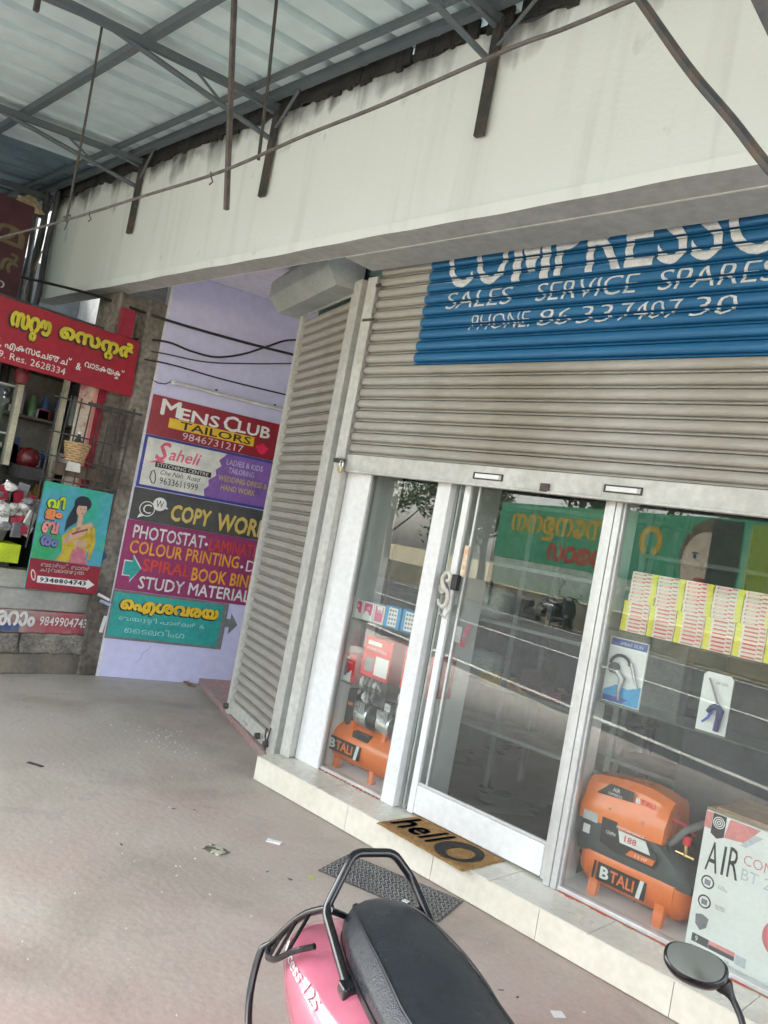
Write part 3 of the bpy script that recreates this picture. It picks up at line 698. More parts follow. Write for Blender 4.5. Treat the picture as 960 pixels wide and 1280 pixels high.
orange = mat('orange_enamel', (.88,.20,.028), .28, col2=(.82,.17,.022), scale=3, fine=.02, coat=.3)
def logo(t, x, z, w_, h_, y, curve=None):
    """dark plate with the maker's lettering"""
    frect(t, x, x+w_, z, z+h_, blk_p, y, 'logo_plate')
    letters(t, 'B', x+w_*.08, z+h_*.2, w_*.16, h_*.6, white_p, y=y-.0006, bold=.05)
    letters(t, 'TALI', x+w_*.28, z+h_*.2, w_*.48, h_*.6, MATS['orange_enamel'], y=y-.0006, bold=.03)
    flat(t, [(x+w_*.82,z),(x+w_*.90,z),(x+w_*.95,z+h_),(x+w_*.87,z+h_)], white_p, y-.0006, 'logo_bar')
    flat(t, [(x-w_*.10,z),(x-w_*.05,z),(x-w_*.03,z+h_),(x-w_*.08,z+h_)], blk_p, y, 'logo_bar')
def tank(t, L_, r, zc):
    pr = [(.0,0),(r*.45,.006),(r*.8,.022),(r*.95,.045),(r,.07),(r,L_-.07),(r*.95,L_-.045),(r*.8,L_-.022),(r*.45,L_-.006),(.0,L_)]
    MB().lathe(pr, (0,0,zc), 'x', 40).build('tank', orange, t, smooth=True, ang=1.0)
    for xx in (.062, L_-.062): MB().lathe([(r-.002,-.004),(r+.0018,-.002),(r+.0018,.002),(r-.002,.004)], (xx,0,zc), 'x', 40).build('weld_seam', orange, t, smooth=True)
    MB().tube([(L_*.5,0,zc-r-.012),(L_*.5,0,zc-r+.01)], .008, 8).build('drain_valve', mat('brass', (.7,.5,.2), .3, 1), t)
# left: twin silver motors on an orange tank
c1 = thing('air_compressor', 'orange air compressor with twin silver motors in the narrow left window', 'air compressor', (-3.60, 3.60, .151), R(0))
tank(c1, .66, .118, .158)
for xx in (.13, .44):
    for yy in (-1, 1): MB().box(xx, xx+.035, yy*.07-.02, yy*.07+.02, 0, .075).build('foot', orange, c1, bevel=.003)
logo(c1, .085, .105, .29, .085, -.122)
MB().tube([(.03,0,.22),(.02,0,.30),(.005,0,.38),(.02,0,.46),(.06,0,.48)], .011, 10).build('handle', orange, c1, smooth=True)
for xx in (.20,.47): MB().box(xx, xx+.03, -.07, .05, .22, .30).build('motor_bracket', orange, c1, bevel=.003)
alum = mat('cast_silver', (.72,.72,.73), .28, .85)
for i, xx in enumerate((.21, .40)):
    m_ = MB().lathe([(.0,0),(.06,.002),(.072,.012),(.074,.05),(.074,.10),(.070,.112),(.0,.115)], (xx,-.01,.345), 'x', 26).build('motor_housing', alum, c1, smooth=True, ang=.6)
    fins = MB()
    for k in range(6): fins.box(xx+.016+k*.015, xx+.022+k*.015, -.088, .02, .36, .43)
    fins.build('cooling_fins', alum, c1)
    MB().box(xx+.03, xx+.08, -.05, .03, .42, .47).build('cylinder_head', alum, c1, bevel=.004)
MB().lathe([(.0,0),(.066,.0),(.066,.07),(.0,.07)], (.328,-.01,.345), 'x', 24).build('motor_band', black, c1, smooth=True)
MB().box(.26, .40, -.10, -.03, .215, .26).build('terminal_box', black, c1, bevel=.006)
MB().box(.12, .19, -.05, .03, .27, .48).build('pressure_switch', mat('dark_grey_plastic', (.06,.06,.065), .45), c1, bevel=.006)
MB().box(.135, .175, -.052, -.05, .38, .40).build('switch_label', orange, c1)
MB().tube([(.155,-.04,.27),(.14,-.05,.24),(.10,-.05,.25)], .012, 10).build('regulator', black, c1, smooth=True)
MB().lathe([(.0,-.02),(.02,-.018),(.02,0)], (.08,-.05,.265), 'y', 16).build('pressure_gauge', white_p, c1, smooth=True)

# right: covered compressor
c2 = thing('air_compressor', 'orange air compressor with grey and orange cover beside the white carton', 'air compressor', (-1.80, 3.625, .151), R(0))
tank(c2, .535, .120, .150)
for xx in (.085, .40):
    for yy in (-1, 1): MB().prism([(yy*.05,.075),(yy*.09,.0),(yy*.115,.0),(yy*.106,.10)], xx, xx+.045, 'x').build('foot', orange, c2, bevel=.003)
logo(c2, .125, .082, .235, .080, -.1235)
grey_c = mat('slate_plastic', (.075,.085,.085), .42, col2=(.065,.075,.075), scale=4)
# grey lower shroud: loft of profiles in y,z along x
def shroud(prof_fn, xs, M, nm, t):
    mb = MB(); mb.loft([[(x, y, z) for y, z in prof_fn(x)] for x in xs]); return mb.build(nm, M, t, smooth=True, ang=.6)
def gp(x):
    f = max(0, (x-.34)/.2); top = .375-.14*f; lo = .205 if x < .40 else .205-.01*min(1,(x-.40)/.1)
    return [(-.110,lo-.02+.01*f),(-.125,lo+.03),(-.115,top-.02),(-.09,top),(.09,top),(.115,top-.02),(.125,lo+.03),(.110,lo-.02)]
shroud(gp, [0.005,.02,.1,.2,.3,.36,.42,.48,.53,.545], grey_c, 'lower_shroud', c2)
def op(x):
    e = .012*math.cos((x-.03)/.4*3.14)
    lo = .325+.02*(x-.0)/.4
    top = .515+.03*math.sin(min(1,x/.25)*1.57)-.03*max(0,(x-.30)/.12)
    return [(-.135,lo),(-.135,lo+.07),(-.118,lo+.10),(-.10,top-.03),(-.06,top),(.06,top),(.10,top-.03),(.125,lo+.07),(.125,lo)]
shroud(op, [.0,.02,.06,.12,.2,.28,.34,.385,.40], orange, 'top_cover', c2)
# prints on the cover
flat(c2, [(.06,.455),(.235,.47),(.235,.515),(.12,.515)], blk_p, -.1215, 'printed_panel')
for o_ in [c2.children[-1]]: o_.rotation_euler = (0,0,0)
letters(c2, 'AIR', .135, .485, .035, .018, white_p, y=-.1225); letters(c2, 'COMPRESSOR', .115, .466, .07, .012, white_p, y=-.1225)
letters(c2, 'B', .25, .475, .02, .022, white_p, y=-.1222, bold=.05); letters(c2, 'TALI', .275, .475, .065, .022, redp, y=-.1222, bold=.03)
frect(c2, .02, .095, .325, .365, mat('silver_label', (.55,.56,.56), .4), -.1375, 'label_plate')
frect(c2, .025, .06, .262, .302, paper, -.1275, 'label_plate')
flat(c2, [(.115,.365),(.12,.255),(.19,.235),(.39,.235),(.39,.30),(.20,.315),(.19,.365)], blk_p, -.1385, 'printed_panel')
flat(c2, [(.20,.335),(.33,.335),(.36,.285),(.215,.285)], white_p, -.1392, 'printed_panel')
letters(c2, '188', .235, .297, .055, .026, redp, y=-.1398, bold=.02)
letters(c2, 'PERFORMANCE', .19, .342, .13, .011, white_p, y=-.1398, bold=.02)
letters(c2, '12HPH', .145, .30, .045, .016, white_p, y=-.1398)
flat(c2, [(.27,.272),(.385,.272),(.375,.245),(.25,.245)], orange, -.1392, 'printed_panel'); letters(c2, '3.5 HP', .29, .251, .06, .014, white_p, y=-.1398)
for xx, zz in ((.14,.41),(.30,.405)): MB().lathe([(.0,-.004),(.005,-.003),(.006,0)], (xx,-.137,zz), 'y', 10).build('screw', MATS['brass'], c2)
MB().tube([(.39,-.06,.33),(.42,-.07,.36),(.46,-.06,.42),(.52,-.03,.47),(.58,.0,.475)], .016, 10).build('hose_handle', mat('grey_rubber_hose', (.17,.18,.18), .5), c2, smooth=True)
MB().tube([(.38,-.08,.42),(.395,-.09,.37),(.43,-.09,.29),(.47,-.08,.26)], .005, 6).build('cable', black, c2, smooth=True)
MB().lathe([(.0,0),(.016,.0),(.018,.02),(.016,.035),(.0,.038)], (.475,-.06,.365), 'z', 14).build('red_knob', redp, c2, smooth=True)
MB().lathe([(.008,0),(.010,.03),(.006,.05)], (.475,-.06,.315), 'z', 10).build('valve_stem', MATS['brass'], c2, smooth=True)
MB().tube([(.435,-.065,.325),(.515,-.06,.320)], .006, 8).build('brass_coupling', MATS['brass'], c2, smooth=True)
MB().tube([(.39,-.06,.45),(.44,-.04,.44),(.48,0,.40)], .008, 8).build('red_hose', redp, c2, smooth=True)

# white printed carton
cb = thing('compressor_carton', 'white and pink printed air compressor carton at the right end of the window', 'carton', (-1.235, 3.475, .151), R(-2))
cw, chh = .60, .565
MB().box(0, cw, 0, .36, 0, chh).build('box', paper, cb, bevel=.004)
MB().prism([(.0,.0),(.15,.03),(.17,.16),(.02,.16)], chh+.001, chh+.012,'z').build('torn_flap', card, cb)
MB().box(.03, .50, .02, .34, chh+.002, chh+.022).build('top_flap', card, cb, bevel=.003)
pkc = mat('salmon_print', (.78,.26,.25), .45)
frect(cb, .0, .0285, chh-.07, chh-.004, pkc, -.001, 'printed_panel')
flat(cb, [(.10,chh-.004),(.22,chh-.004),(.165,chh-.075),(.085,chh-.085)], pkc, -.001, 'printed_panel')
flat(cb, [(.20,chh-.03),(.235,chh-.03),(.175,chh-.09),(.15,chh-.09)], mat('pale_grey_print', (.60,.62,.66), .5), -.0012, 'printed_panel')
flat(cb, [(.03,chh-.002),(.085,chh-.002),(.085,chh-.085),(.0575,chh-.10),(.03,chh-.085)], blk_p, -.0014, 'printed_badge')
for rr in (.024, .016, .008):
    mb = MB(); n_ = 20
    for i in range(n_):
        a0_, a1_ = 2*math.pi*i/n_, 2*math.pi*(i+1)/n_
        mb.quad(*[(.0575+r_*math.cos(a), -.002, chh-.035+r_*math.sin(a)) for r_, a in ((rr,a0_),(rr,a1_),(rr-.004,a1_),(rr-.004,a0_))])
    mb.build('printed_ring', white_p, cb, recalc=False)
letters(cb, 'B', .265, chh-.095, .045, .045, blk_p, y=-.0012, bold=.04); letters(cb, 'TALI', .325, chh-.095, .15, .045, blk_p, y=-.0012, bold=.03)
letters(cb, 'A', .030, chh-.235, .05, .12, blk_p, y=-.0012); letters(cb, 'I', .095, chh-.23, .01, .115, blk_p, y=-.0012); letters(cb, 'R', .118, chh-.228, .045, .12, blk_p, y=-.0012)
letters(cb, 'COMPRESSOR', .175, chh-.155, .32, .040, pkc, y=-.0012, bold=-.01); letters(cb, 'BT 25 OF', .175, chh-.215, .24, .045, MATS['pale_grey_print'], y=-.0012)
for i, z in enumerate((.285, .205, .12)):
    if i < 2:
        mb = MB(); mb.poly([(.052+.027*math.cos(a), -.001, z+.027*math.sin(a)) for a in [2*math.pi*k/20 for k in range(20)]]); mb.build('printed_icon', blk_p, cb, recalc=False)
        mb = MB(); mb.poly([(.052+.021*math.cos(a), -.0015, z+.021*math.sin(a)) for a in [2*math.pi*k/20 for k in range(20)]]); mb.build('printed_icon', paper, cb, recalc=False)
        frect(cb, .040, .064, z-.012, z+.010, greyp, -.002, 'printed_icon')
    else: flat(cb, [(.026,z+.025),(.052,z+.034),(.080,z+.025),(.076,z-.012),(.052,z-.032),(.030,z-.012)], greyp, -.001, 'printed_icon')
    if i < 2: letters(cb, 'OIL\nFREE' if i == 0 else 'TESTED', .095, z-.008, .04, .016, greyp, y=-.001)
frect(cb, .025, .095, .035, .068, blk_p, -.001, 'printed_panel'); letters(cb, '9', .04, .04, .01, .022, white_p, y=-.0015)
flat(cb, [(.096,.035),(.20,.035),(.20,.068),(.096,.068)], blk_p, -.001, 'printed_panel'); frect(cb, .096, .20, .052, .0685, pkc, -.0015, 'printed_panel')
frect(cb, .203, .245, .028, .066, MATS['pale_grey_print'], -.001, 'printed_panel'); letters(cb, 'MAX 8 BAR  24 LTR', .025, .012, .16, .012, greyp, y=-.001)
# picture of a pink compressor printed on the box
pic = MB(); pic.poly([(.36+.075*math.cos(a), -.001, .19+.075*math.sin(a)) for a in [2*math.pi*k/28 for k in range(28)]]); pic.build('printed_picture', mat('rose_print', (.75,.22,.24), .5), cb, recalc=False)
frect(cb, .36, .60, .115, .265, MATS['rose_print'], -.0011, 'printed_picture'); frect(cb, .33, .37, .085, .13, MATS['rose_print'], -.0012, 'printed_picture')
flat(cb, [(.28,.385),(.30,.375),(.36,.30),(.37,.33),(.31,.40)], greyp, -.0013, 'printed_picture'); frect(cb, .31, .50, .255, .285, greyp, -.0013, 'printed_picture'); 

# two packs on the shelf
t = thing('hanging_pack', 'blue and white blister pack with black spray gun at the left of the right window', 'blister pack', (-1.80, 3.50, 1.022), R(2), None)
MB().box(0, .185, 0, .012, 0, .30).build('card', paper, t, bevel=.001)
nb = mat('navy_print', (.03,.09,.36), .45)
frect(t, .004, .181, .262, .296, nb, -.001, 'printed_band'); flat(t, [(.004,.004),(.181,.004),(.181,.10),(.12,.075),(.06,.085),(.004,.05)], bluep, -.001, 'printed_band'); flat(t, [(.004,.004),(.10,.004),(.13,.03),(.004,.03)], nb, -.0013, 'printed_band')
letters(t, 'SPRAY GUN', .05, .270, .11, .014, white_p, y=-.0015)
MB().tube(arc(.07, .175, .048, 175, 10, 10, -.012), .007, 8).build('hose_loop', black, t, smooth=True)
MB().lathe([(.0,-.03),(.024,-.026),(.026,-.005)], (.045,0,.16), 'y', 16).build('cup', MATS['dark_grey_plastic'], t, smooth=True)
MB().tube([(.06,-.015,.15),(.095,-.018,.12),(.085,-.015,.06),(.09,-.012,.02)], [.014,.016,.010,.008], 10).build('gun_body', tool_m, t, smooth=True)
MB().tube([(.12,-.012,.20),(.145,-.012,.14),(.17,-.012,.09)], [.008,.009,.004], 8).build('nozzle', tool_m, t, smooth=True)
t = thing('hanging_pack', 'white blister pack with navy air blow gun standing in the middle of the right window', 'blister pack', (-1.345, 3.49, 1.022), R(0), None)
me_pts = [(.0,.0),(.125,.0),(.125,.235),(.11,.25),(.015,.25),(.0,.235)]
MB().prism(me_pts, 0, .008, 'y').build('card', paper, t)
MB().tube([(.03,-.012,.225),(.05,-.014,.19),(.075,-.016,.14),(.082,-.016,.115)], .0045, 8).build('nozzle', mat('grey_plastic', (.3,.3,.33), .5), t, smooth=True)
MB().tube([(.045,-.014,.085),(.06,-.016,.105),(.08,-.018,.118),(.098,-.018,.10),(.095,-.018,.06),(.09,-.016,.015)], [.009,.013,.017,.016,.013,.012], 10).build('gun_body', mat('navy_plastic', (.015,.03,.14), .35), t, smooth=True)
MB().tube([(.062,-.016,.09),(.05,-.016,.06),(.028,-.014,.038)], [.006,.006,.004], 8).build('trigger', mat('blue_plastic', (.06,.09,.55), .35), t, smooth=True)
letters(t, 'AIR GUN', .055, .205, .05, .012, greyp, y=-.001)
# the wall of small cartons: sixteen rows in six columns
cy = mat('yellow_carton_end', (.80,.72,.06), .5); ccr = mat('carton_cream', (.80,.68,.60), .5, fine=.04); crd = mat('carton_crimson', (.66,.07,.10), .5)
cm_ = MB(); W_, H_ = .098, .0168
cm_.box(0, W_, 0, .06, 0, H_, 0); cm_.box(W_+.0003, W_+.026, .0, .06, 0, H_, 1)
cm_.rect(.010, W_-.03, .0030, .0105, -.0006, 2); cm_.rect(W_-.027, W_-.004, .008, .0145, -.0006, 2); cm_.rect(.016, W_-.042, .005, .0085, -.0012, 0)
cme = cm_.mesh('small_carton', [ccr, cy, crd], recalc=False)
cm2 = MB(); cm2.box(.0262, W_+.026, 0, .06, 0, H_, 0); cm2.box(0, .026, .0, .06, 0, H_, 1)
cm2.rect(.036, W_-.004, .0030, .0105, -.0006, 2); cm2.rect(W_, W_+.022, .008, .0145, -.0006, 2); cme2 = cm2.mesh('small_carton', [ccr, cy, crd], recalc=False)
ORD = ['first','second','third','fourth','fifth','sixth','seventh','eighth','ninth','tenth','eleventh','twelfth','thirteenth','fourteenth','fifteenth','sixteenth']
cfd = mat('faded_carton_cream', (.80,.74,.68), .5, fine=.04); crf = mat('faded_carton_red', (.66,.20,.20), .5)
cme_b = cme.copy(); cme_b.materials[0] = cfd; cme_b.materials[2] = crf; cme2_b = cme2.copy(); cme2_b.materials[0] = cfd; cme2_b.materials[2] = crf
for c_ in range(8):
    for r_ in range(16):
        pick = random.random(); o = bpy.data.objects.new('small_carton', (cme if pick < .7 else cme_b) if r_ >= 8 else (cme2 if pick < .7 else cme2_b)); COL.objects.link(o)
        o.location = (-1.742+c_*.1275+(-.012 if r_ < 8 else .004)+random.uniform(-.0015,.0015), 3.475+random.uniform(0,.003), 1.3605+r_*(H_+.0006)); o.rotation_euler = (0,0,random.uniform(-.03,.03))
        tag(o, 'slim red carton, %s from the bottom of the %s stack on the window shelf' % (ORD[r_], ORD[c_]), 'carton', 'slim cartons stacked on the upper window shelf')
# ================================================================ LILAC WALL AND ITS SIGNS
WR = R(71.7)
pw = thing('lilac_wall', 'lilac painted wall carrying the tailor, copy shop and beauty parlour signs', 'wall', (-6.24, 3.354, 0), WR)
wmb = MB(); wmb.box(0, 3.2, 0, .16, 0, 3.5)
wmb.build('wall', lil, pw, bevel=.006)
edge = MB(); n_ = 40
for i in range(n_):
    za, zb = 3.5*i/n_, 3.5*(i+1)/n_; wa, wb = .014+.008*math.sin(i*.9)+random.uniform(-.004,.004), .014+.008*math.sin((i+1)*.9)
    edge.quad((-.002,-.0015,za),(max(.003,wa),-.0015,za),(max(.003,wb),-.0015,zb),(-.002,-.0015,zb))
edge.quad((-.002,-.0015,0),(-.002,.16,0),(-.002,.16,3.5),(-.002,-.0015,3.5))
edge.build('chalky_edge', mat('chalky_white', (.74,.73,.78), .8), pw, recalc=False)
def sign(name, label, u0, u1, z0, z1, M, th=.012, bev=.001, frame=None):
    W = Vector((math.cos(WR), math.sin(WR), 0)); loc = Vector((-6.24,3.354,0))+W*u0
    t = thing(name, label, 'sign', (loc.x, loc.y, z0), WR)
    MB().box(0, u1-u0, -th, -.001, 0, z1-z0).build('board', M, t, bevel=bev)
    t['th'] = th; return t
# 1 tailor's sign
t = sign('tailor_sign', 'red MENS CLUB tailors sign, topmost on the lilac wall', .018, 1.232, 2.082, 2.422, red_p)
Y = -.0135
letters(t, 'M', .088, .188, .155, .130, white_p, y=Y, bold=.03); letters(t, 'ENS', .250, .178, .345, .098, white_p, y=Y, bold=.03)
letters(t, 'C', .640, .176, .125, .132, white_p, y=Y, bold=.03); letters(t, 'LUB', .772, .186, .30, .100, white_p, y=Y, bold=.03)
frect(t, .17, .940, .088, .172, yel_p, Y, 'printed_panel'); letters(t, 'TAILORS', .27, .098, .64, .064, blk_p, y=Y-.001, bold=.02)
letters(t, '9846731217', .305, .014, .55, .062, mat('pale_pink_paint', (.78,.62,.64), .5), y=Y, bold=-.005)
bl = MB(); bl.poly([(1.025+.055*math.cos(a)*(1+.18*math.sin(5*a)), Y, .085+.045*math.sin(a)*(1+.15*math.cos(4*a))) for a in [2*math.pi*k/24 for k in range(24)]]); bl.build('painted_rose', mat('hot_red_paint', (.80,.02,.10), .5), t, recalc=False)
# 2 stitching centre
bluef = mat('royal_blue_frame', (.05,.06,.30), .5); cream = mat('cream_sign_paint', (.74,.74,.68), .5, fine=.03); purp = mat('violet_sign_paint', (.24,.12,.42), .5)
t = sign('stitching_sign', 'cream and violet stitching centre sign with a blue frame on the lilac wall', .018, 1.215, 1.628, 2.078, bluef)
frect(t, .024, 1.175, .022, .428, cream, Y, 'printed_panel')
flat(t, [(.59,.022),(1.172,.022),(1.172,.428),(.72,.428),(.70,.40),(.66,.36),(.69,.31),(.645,.27),(.66,.22),(.60,.17),(.61,.12),(.575,.08)], purp, Y-.001, 'printed_shape')
pkk = mat('coral_script_paint', (.75,.12,.22), .5)
letters(t, 'S', .115, .255, .11, .155, pkk, y=Y-.001, shear=.3, bold=.03); letters(t, 'aheli', .225, .270, .275, .105, pkk, y=Y-.001, shear=.25, bold=.01)
flat(t, [(.06,.215),(.20,.245),(.18,.26),(.13,.25)], pkk, Y-.001, 'printed_shape')
frect(t, .125, .615, .190, .236, blk_p, Y-.001, 'printed_panel'); letters(t, 'STITCHING CENTRE', .14, .198, .45, .030, cream, y=Y-.002)
letters(t, 'Che Nah  Road', .18, .135, .35, .040, blk_p, y=Y-.001, shear=.3)
letters(t, '9633611999', .185, .055, .335, .058, blk_p, y=Y-.001, shear=-.1)
MB().tube([(.125,Y-.001,.05),(.10,Y-.001,.09),(.105,Y-.001,.145),(.125,Y-.001,.16),(.14,Y-.001,.13),(.15,Y-.001,.08),(.145,Y-.001,.05),(.125,Y-.001,.05)], .0045, 6).build('painted_phone', blk_p, t)
lav = mat('pale_lavender_paint', (.60,.52,.75), .5); mus = mat('mustard_paint', (.62,.50,.10), .5)
letters(t, 'LADIES & KIDS', .73, .335, .34, .05, lav, y=Y-.002, bold=.01); letters(t, 'TAILORING', .76, .265, .24, .05, lav, y=Y-.002, bold=.01)
letters(t, 'WEDDING DRESS &', .68, .185, .46, .05, mus, y=Y-.002, bold=.01); letters(t, 'HAND WORK', .72, .105, .32, .05, mus, y=Y-.002, bold=.01)
# 3 copy shop: black band and magenta band
charc = mat('charcoal_sign_paint', (.055,.058,.058), .6, col2=(.085,.085,.082), scale=5)
t = sign('copy_shop_sign', 'black sign with yellow COPY WORLD lettering and a round emblem', .014, 1.62, 1.345, 1.620, charc, th=.006)
Y = -.0075
def disc(t, cx, cz, r, M, y, nm='painted_disc', n_=24, sx_=1.0):
    mb = MB(); mb.poly([(cx+sx_*r*math.cos(a), y, cz+r*math.sin(a)) for a in [2*math.pi*k/n_ for k in range(n_)]]); return mb.build(nm, M, t, recalc=False)
disc(t, .135, .108, .066, white_p, Y); disc(t, .135, .108, .058, charc, Y-.001); letters(t, 'C', .10, .068, .07, .080, white_p, y=Y-.002, bold=.0)
flat(t, [(.08,.06),(.065,.02),(.115,.045)], white_p, Y, 'painted_shape')
disc(t, .232, .165, .058, white_p, Y-.003); letters(t, 'W', .200, .135, .065, .062, blk_p, y=Y-.004); flat(t, [(.27,.13),(.31,.135),(.28,.165)], white_p, Y-.003, 'painted_shape')
ym = mat('golden_lettering', (.66,.46,.06), .5, col2=(.60,.50,.25), scale=18)
letters(t, 'COPY', .343, .048, .345, .135, ym, y=Y, bold=.045, shear=.05); letters(t, 'WORLD', .755, .032, .56, .148, ym, y=Y, bold=.045, shear=.05)
mag = mat('plum_sign_paint', (.30,.035,.13), .55, col2=(.26,.03,.12), scale=4)
t = sign('services_sign', 'plum sign listing photostat, colour printing, spiral book binding and study materials', .008, 1.62, .745, 1.343, mag, th=.006)
orr = mat('amber_lettering', (.85,.38,.03), .5); rdl = mat('vermilion_lettering', (.66,.06,.035), .5); wl = mat('offwhite_lettering', (.76,.74,.72), .5)
zb = -.745
letters(t, 'PHOTOSTAT', .066, 1.195+zb, .615, .110, wl, y=Y, bold=.02); disc(t, .70, 1.235+zb, .017, wl, Y, n_=4)
letters(t, 'LAMINATION', .730, 1.185+zb, .58, .110, rdl, y=Y, bold=.02)
letters(t, 'COLOUR PRINTING', .060, 1.065+zb, .965, .108, orr, y=Y, bold=.02); disc(t, 1.058, 1.085+zb, .017, wl, Y, n_=4)
letters(t, 'DTP', 1.100, 1.052+zb, .25, .10, wl, y=Y, bold=.0)
letters(t, 'SPIRAL', .195, .926+zb, .41, .105, rdl, y=Y, bold=.02); letters(t, 'BOOK BINDING', .625, .905+zb, .80, .112, orr, y=Y, bold=.03)
letters(t, 'STUDY MATERIALS', .190, .775+zb, 1.05, .105, wl, y=Y, bold=.02)
ap = [(.045,.99),(.105,.99),(.100,1.045),(.185,.935),(.105,.825),(.105,.875),(.045,.875)]
flat(t, [(a-.008 if a < .1 else a+.004, b2+zb+(.010 if b2 > .93 else -.010)) for a, b2 in ap], wl, Y, 'painted_arrow')
teal = mat('teal_sign_paint', (.03,.36,.33), .5, col2=(.025,.31,.29), scale=4)
flat(t, [(a, b2+zb) for a, b2 in ap], teal, Y-.001, 'painted_arrow')
# 4 beauty parlour
gryf = mat('grey_sign_border', (.20,.21,.21), .6)
t = sign('parlour_sign', 'teal beauty parlour and tailoring sign with yellow lettering at the bottom of the lilac wall', .006, 1.018, .325, .742, gryf, th=.006)
frect(t, .012, .965, .022, .395, teal, Y, 'painted_panel')
flat(t, [(1.012,.205),(1.05,.205),(1.05,.14),(1.125,.235),(1.05,.335),(1.05,.28),(1.012,.28)], gryf, -.0015, 'painted_arrow')
yy = mat('bright_yellow_lettering', (.85,.55,.03), .5)
AIS = ['ഐ', 'ശ', 'വ', 'ര', 'യ']
thick(t, ['ഐ','ശ','വ','ര','യ'], .085, .235, .84, .105, yy, Y-.001, .0085, blk_p, (-.006,-.006))
aq = mat('aqua_lettering', (.42,.72,.70), .5)
letters(t, ['ബ','്യ'.replace('്',''),'ൂ',('ട','ട'),'ി',' ','പ','ാ','ർ','ല','ർ',' ','&'], .085, .150, .745, .058, aq, y=Y-.001, res=1)
letters(t, ['െ','െ','ട','ല','റ','ി','ം','ഗ'], .150, .062, .515, .060, aq, y=Y-.001, res=1)
# crack down the wall
crk = MB().tube([(.40+.012*math.sin(i*1.3)-.012*i, -.0012, .30-.02*i) for i in range(9)], .0012, 4).build('hairline_crack', dark_steel, pw)
# tube light above
W_ = Vector((math.cos(WR), math.sin(WR), 0)); Wn = Vector((math.sin(WR), -math.cos(WR), 0))
l0 = Vector((-6.24,3.354,2.545))+W_*.135
t = thing('tube_light', 'unlit white tube light fitting mounted above the red tailor sign', 'tube light', l0, WR)
MB().box(0, 1.22, -.030, -.001, .0, .030).build('batten', mat('enamel_batten', (.62,.62,.60), .45, col2=(.48,.47,.44), scale=5), t, bevel=.003)
MB().tube([(.03,-.045,.005),(1.19,-.045,.005)], .013, 12).build('tube', mat('tube_glass', (.72,.73,.72), .2, fine=.01), t, smooth=True)
for a in (.0, 1.19): MB().box(a, a+.03, -.062, -.028, -.012, .022).build('lamp_holder', white_p, t, bevel=.003)
for a in (.40, .95): MB().lathe([(.0,0),(.012,0),(.010,.016),(.0,.018)], (a,-.02,.03), 'z', 10).build('screw_cap', dark_steel, t)
MB().tube([(.0,-.02,.012),(-.04,-.02,-.02),(-.10,-.015,-.025),(-.16,.02,.0),(-.35,.1,.03)], .005, 6).build('supply_wire', dark_steel, t, smooth=True)
def cable(label, pts, r, M=rubber, name='cable', group=None, n_=7):
    # catmull-rom through the points
    P = [Vector(p) for p in pts]; out = []
    for i in range(len(P)-1):
        a, b2, c_, d_ = P[max(i-1,0)], P[i], P[i+1], P[min(i+2,len(P)-1)]
        for k in range(6):
            t_ = k/6; out.append(.5*((2*b2)+(-a+c_)*t_+(2*a-5*b2+4*c_-d_)*t_*t_+(-a+3*b2-3*c_+d_)*t_**3))
    out.append(P[-1]); c0 = out[0].copy()
    o = MB().tube([p-c0 for p in out], r, n_).build(name, M, smooth=True); o.location = c0
    return tag(o, label, 'cable', group)
def wp(u, z, d=.03): p = Vector((-6.24,3.354,z))+W_*u+Wn*d; return (p.x,p.y,p.z)
cable('thin black cable curving up across the lilac wall, upper of the crossing pair', [(-6.6,3.0,2.80), wp(-.01,2.873), wp(.25,2.855), wp(.474,2.862), wp(.70,2.95), wp(.905,3.075), wp(1.1,3.19), wp(1.4,3.26)], .009)
cable('nearly level thin cable sagging across the lilac wall behind the curved one', [(-6.6,3.0,2.76), wp(-.005,2.772,.02), wp(.4,2.80,.02), wp(.831,2.90,.02), wp(1.197,3.0,.02), wp(1.5,3.08,.02)], .006, dark_steel)
cable('lowest straight black wire across the lilac wall above the tube light', [(-6.7,2.9,2.66), wp(-.003,2.691,.05), wp(.6,2.685,.05), wp(1.4,2.70,.05)], .007)
cable('thick black service cable running under the beam to the side shutter', [(-7.6,1.9,3.205), (-7.0,2.76,3.205), (-6.6,3.0,3.14), wp(.0,3.05,.06), wp(.65,3.05,.06), wp(1.4,3.075,.06)], .012)
# bits of rubbish at the wall foot
# ================================================================ NEIGHBOURING SHOP (faces +x)
NX = -6.30
nb_ = thing('neighbour_shop', 'open fronted neighbouring shop with bare concrete pier and raised step on the left', 'building', (NX, 0, 0), R(90))
# local x = world +y, local y = world -x
def np_(x0_, x1_, y0_, y1_, z0_, z1_, nm, M, bevel=0.0): return MB().box(x0_, x1_, y0_, y1_, z0_, z1_).build(nm, M, nb_, bevel=bevel)
def rough_box(x0_, x1_, y0_, y1_, z0_, z1_, nm, M, amp=.008, seg=10):
    bm2 = bmesh.new(); mb = MB().box(x0_, x1_, y0_, y1_, z0_, z1_); me = mb.mesh(nm, [M]); bm2.from_mesh(me)
    bmesh.ops.subdivide_edges(bm2, edges=bm2.edges[:], cuts=seg, use_grid_fill=True)
    for v in bm2.verts: v.co += Vector([amp*(math.sin(v.co.x*37+v.co.z*23+k)*.5+random.uniform(-.5,.5)) for k in (0,2,4)])
    for f in bm2.faces: f.smooth = True
    bm2.to_mesh(me); bm2.free(); o = bpy.data.objects.new(nm, me); COL.objects.link(o); o.parent = nb_; return o
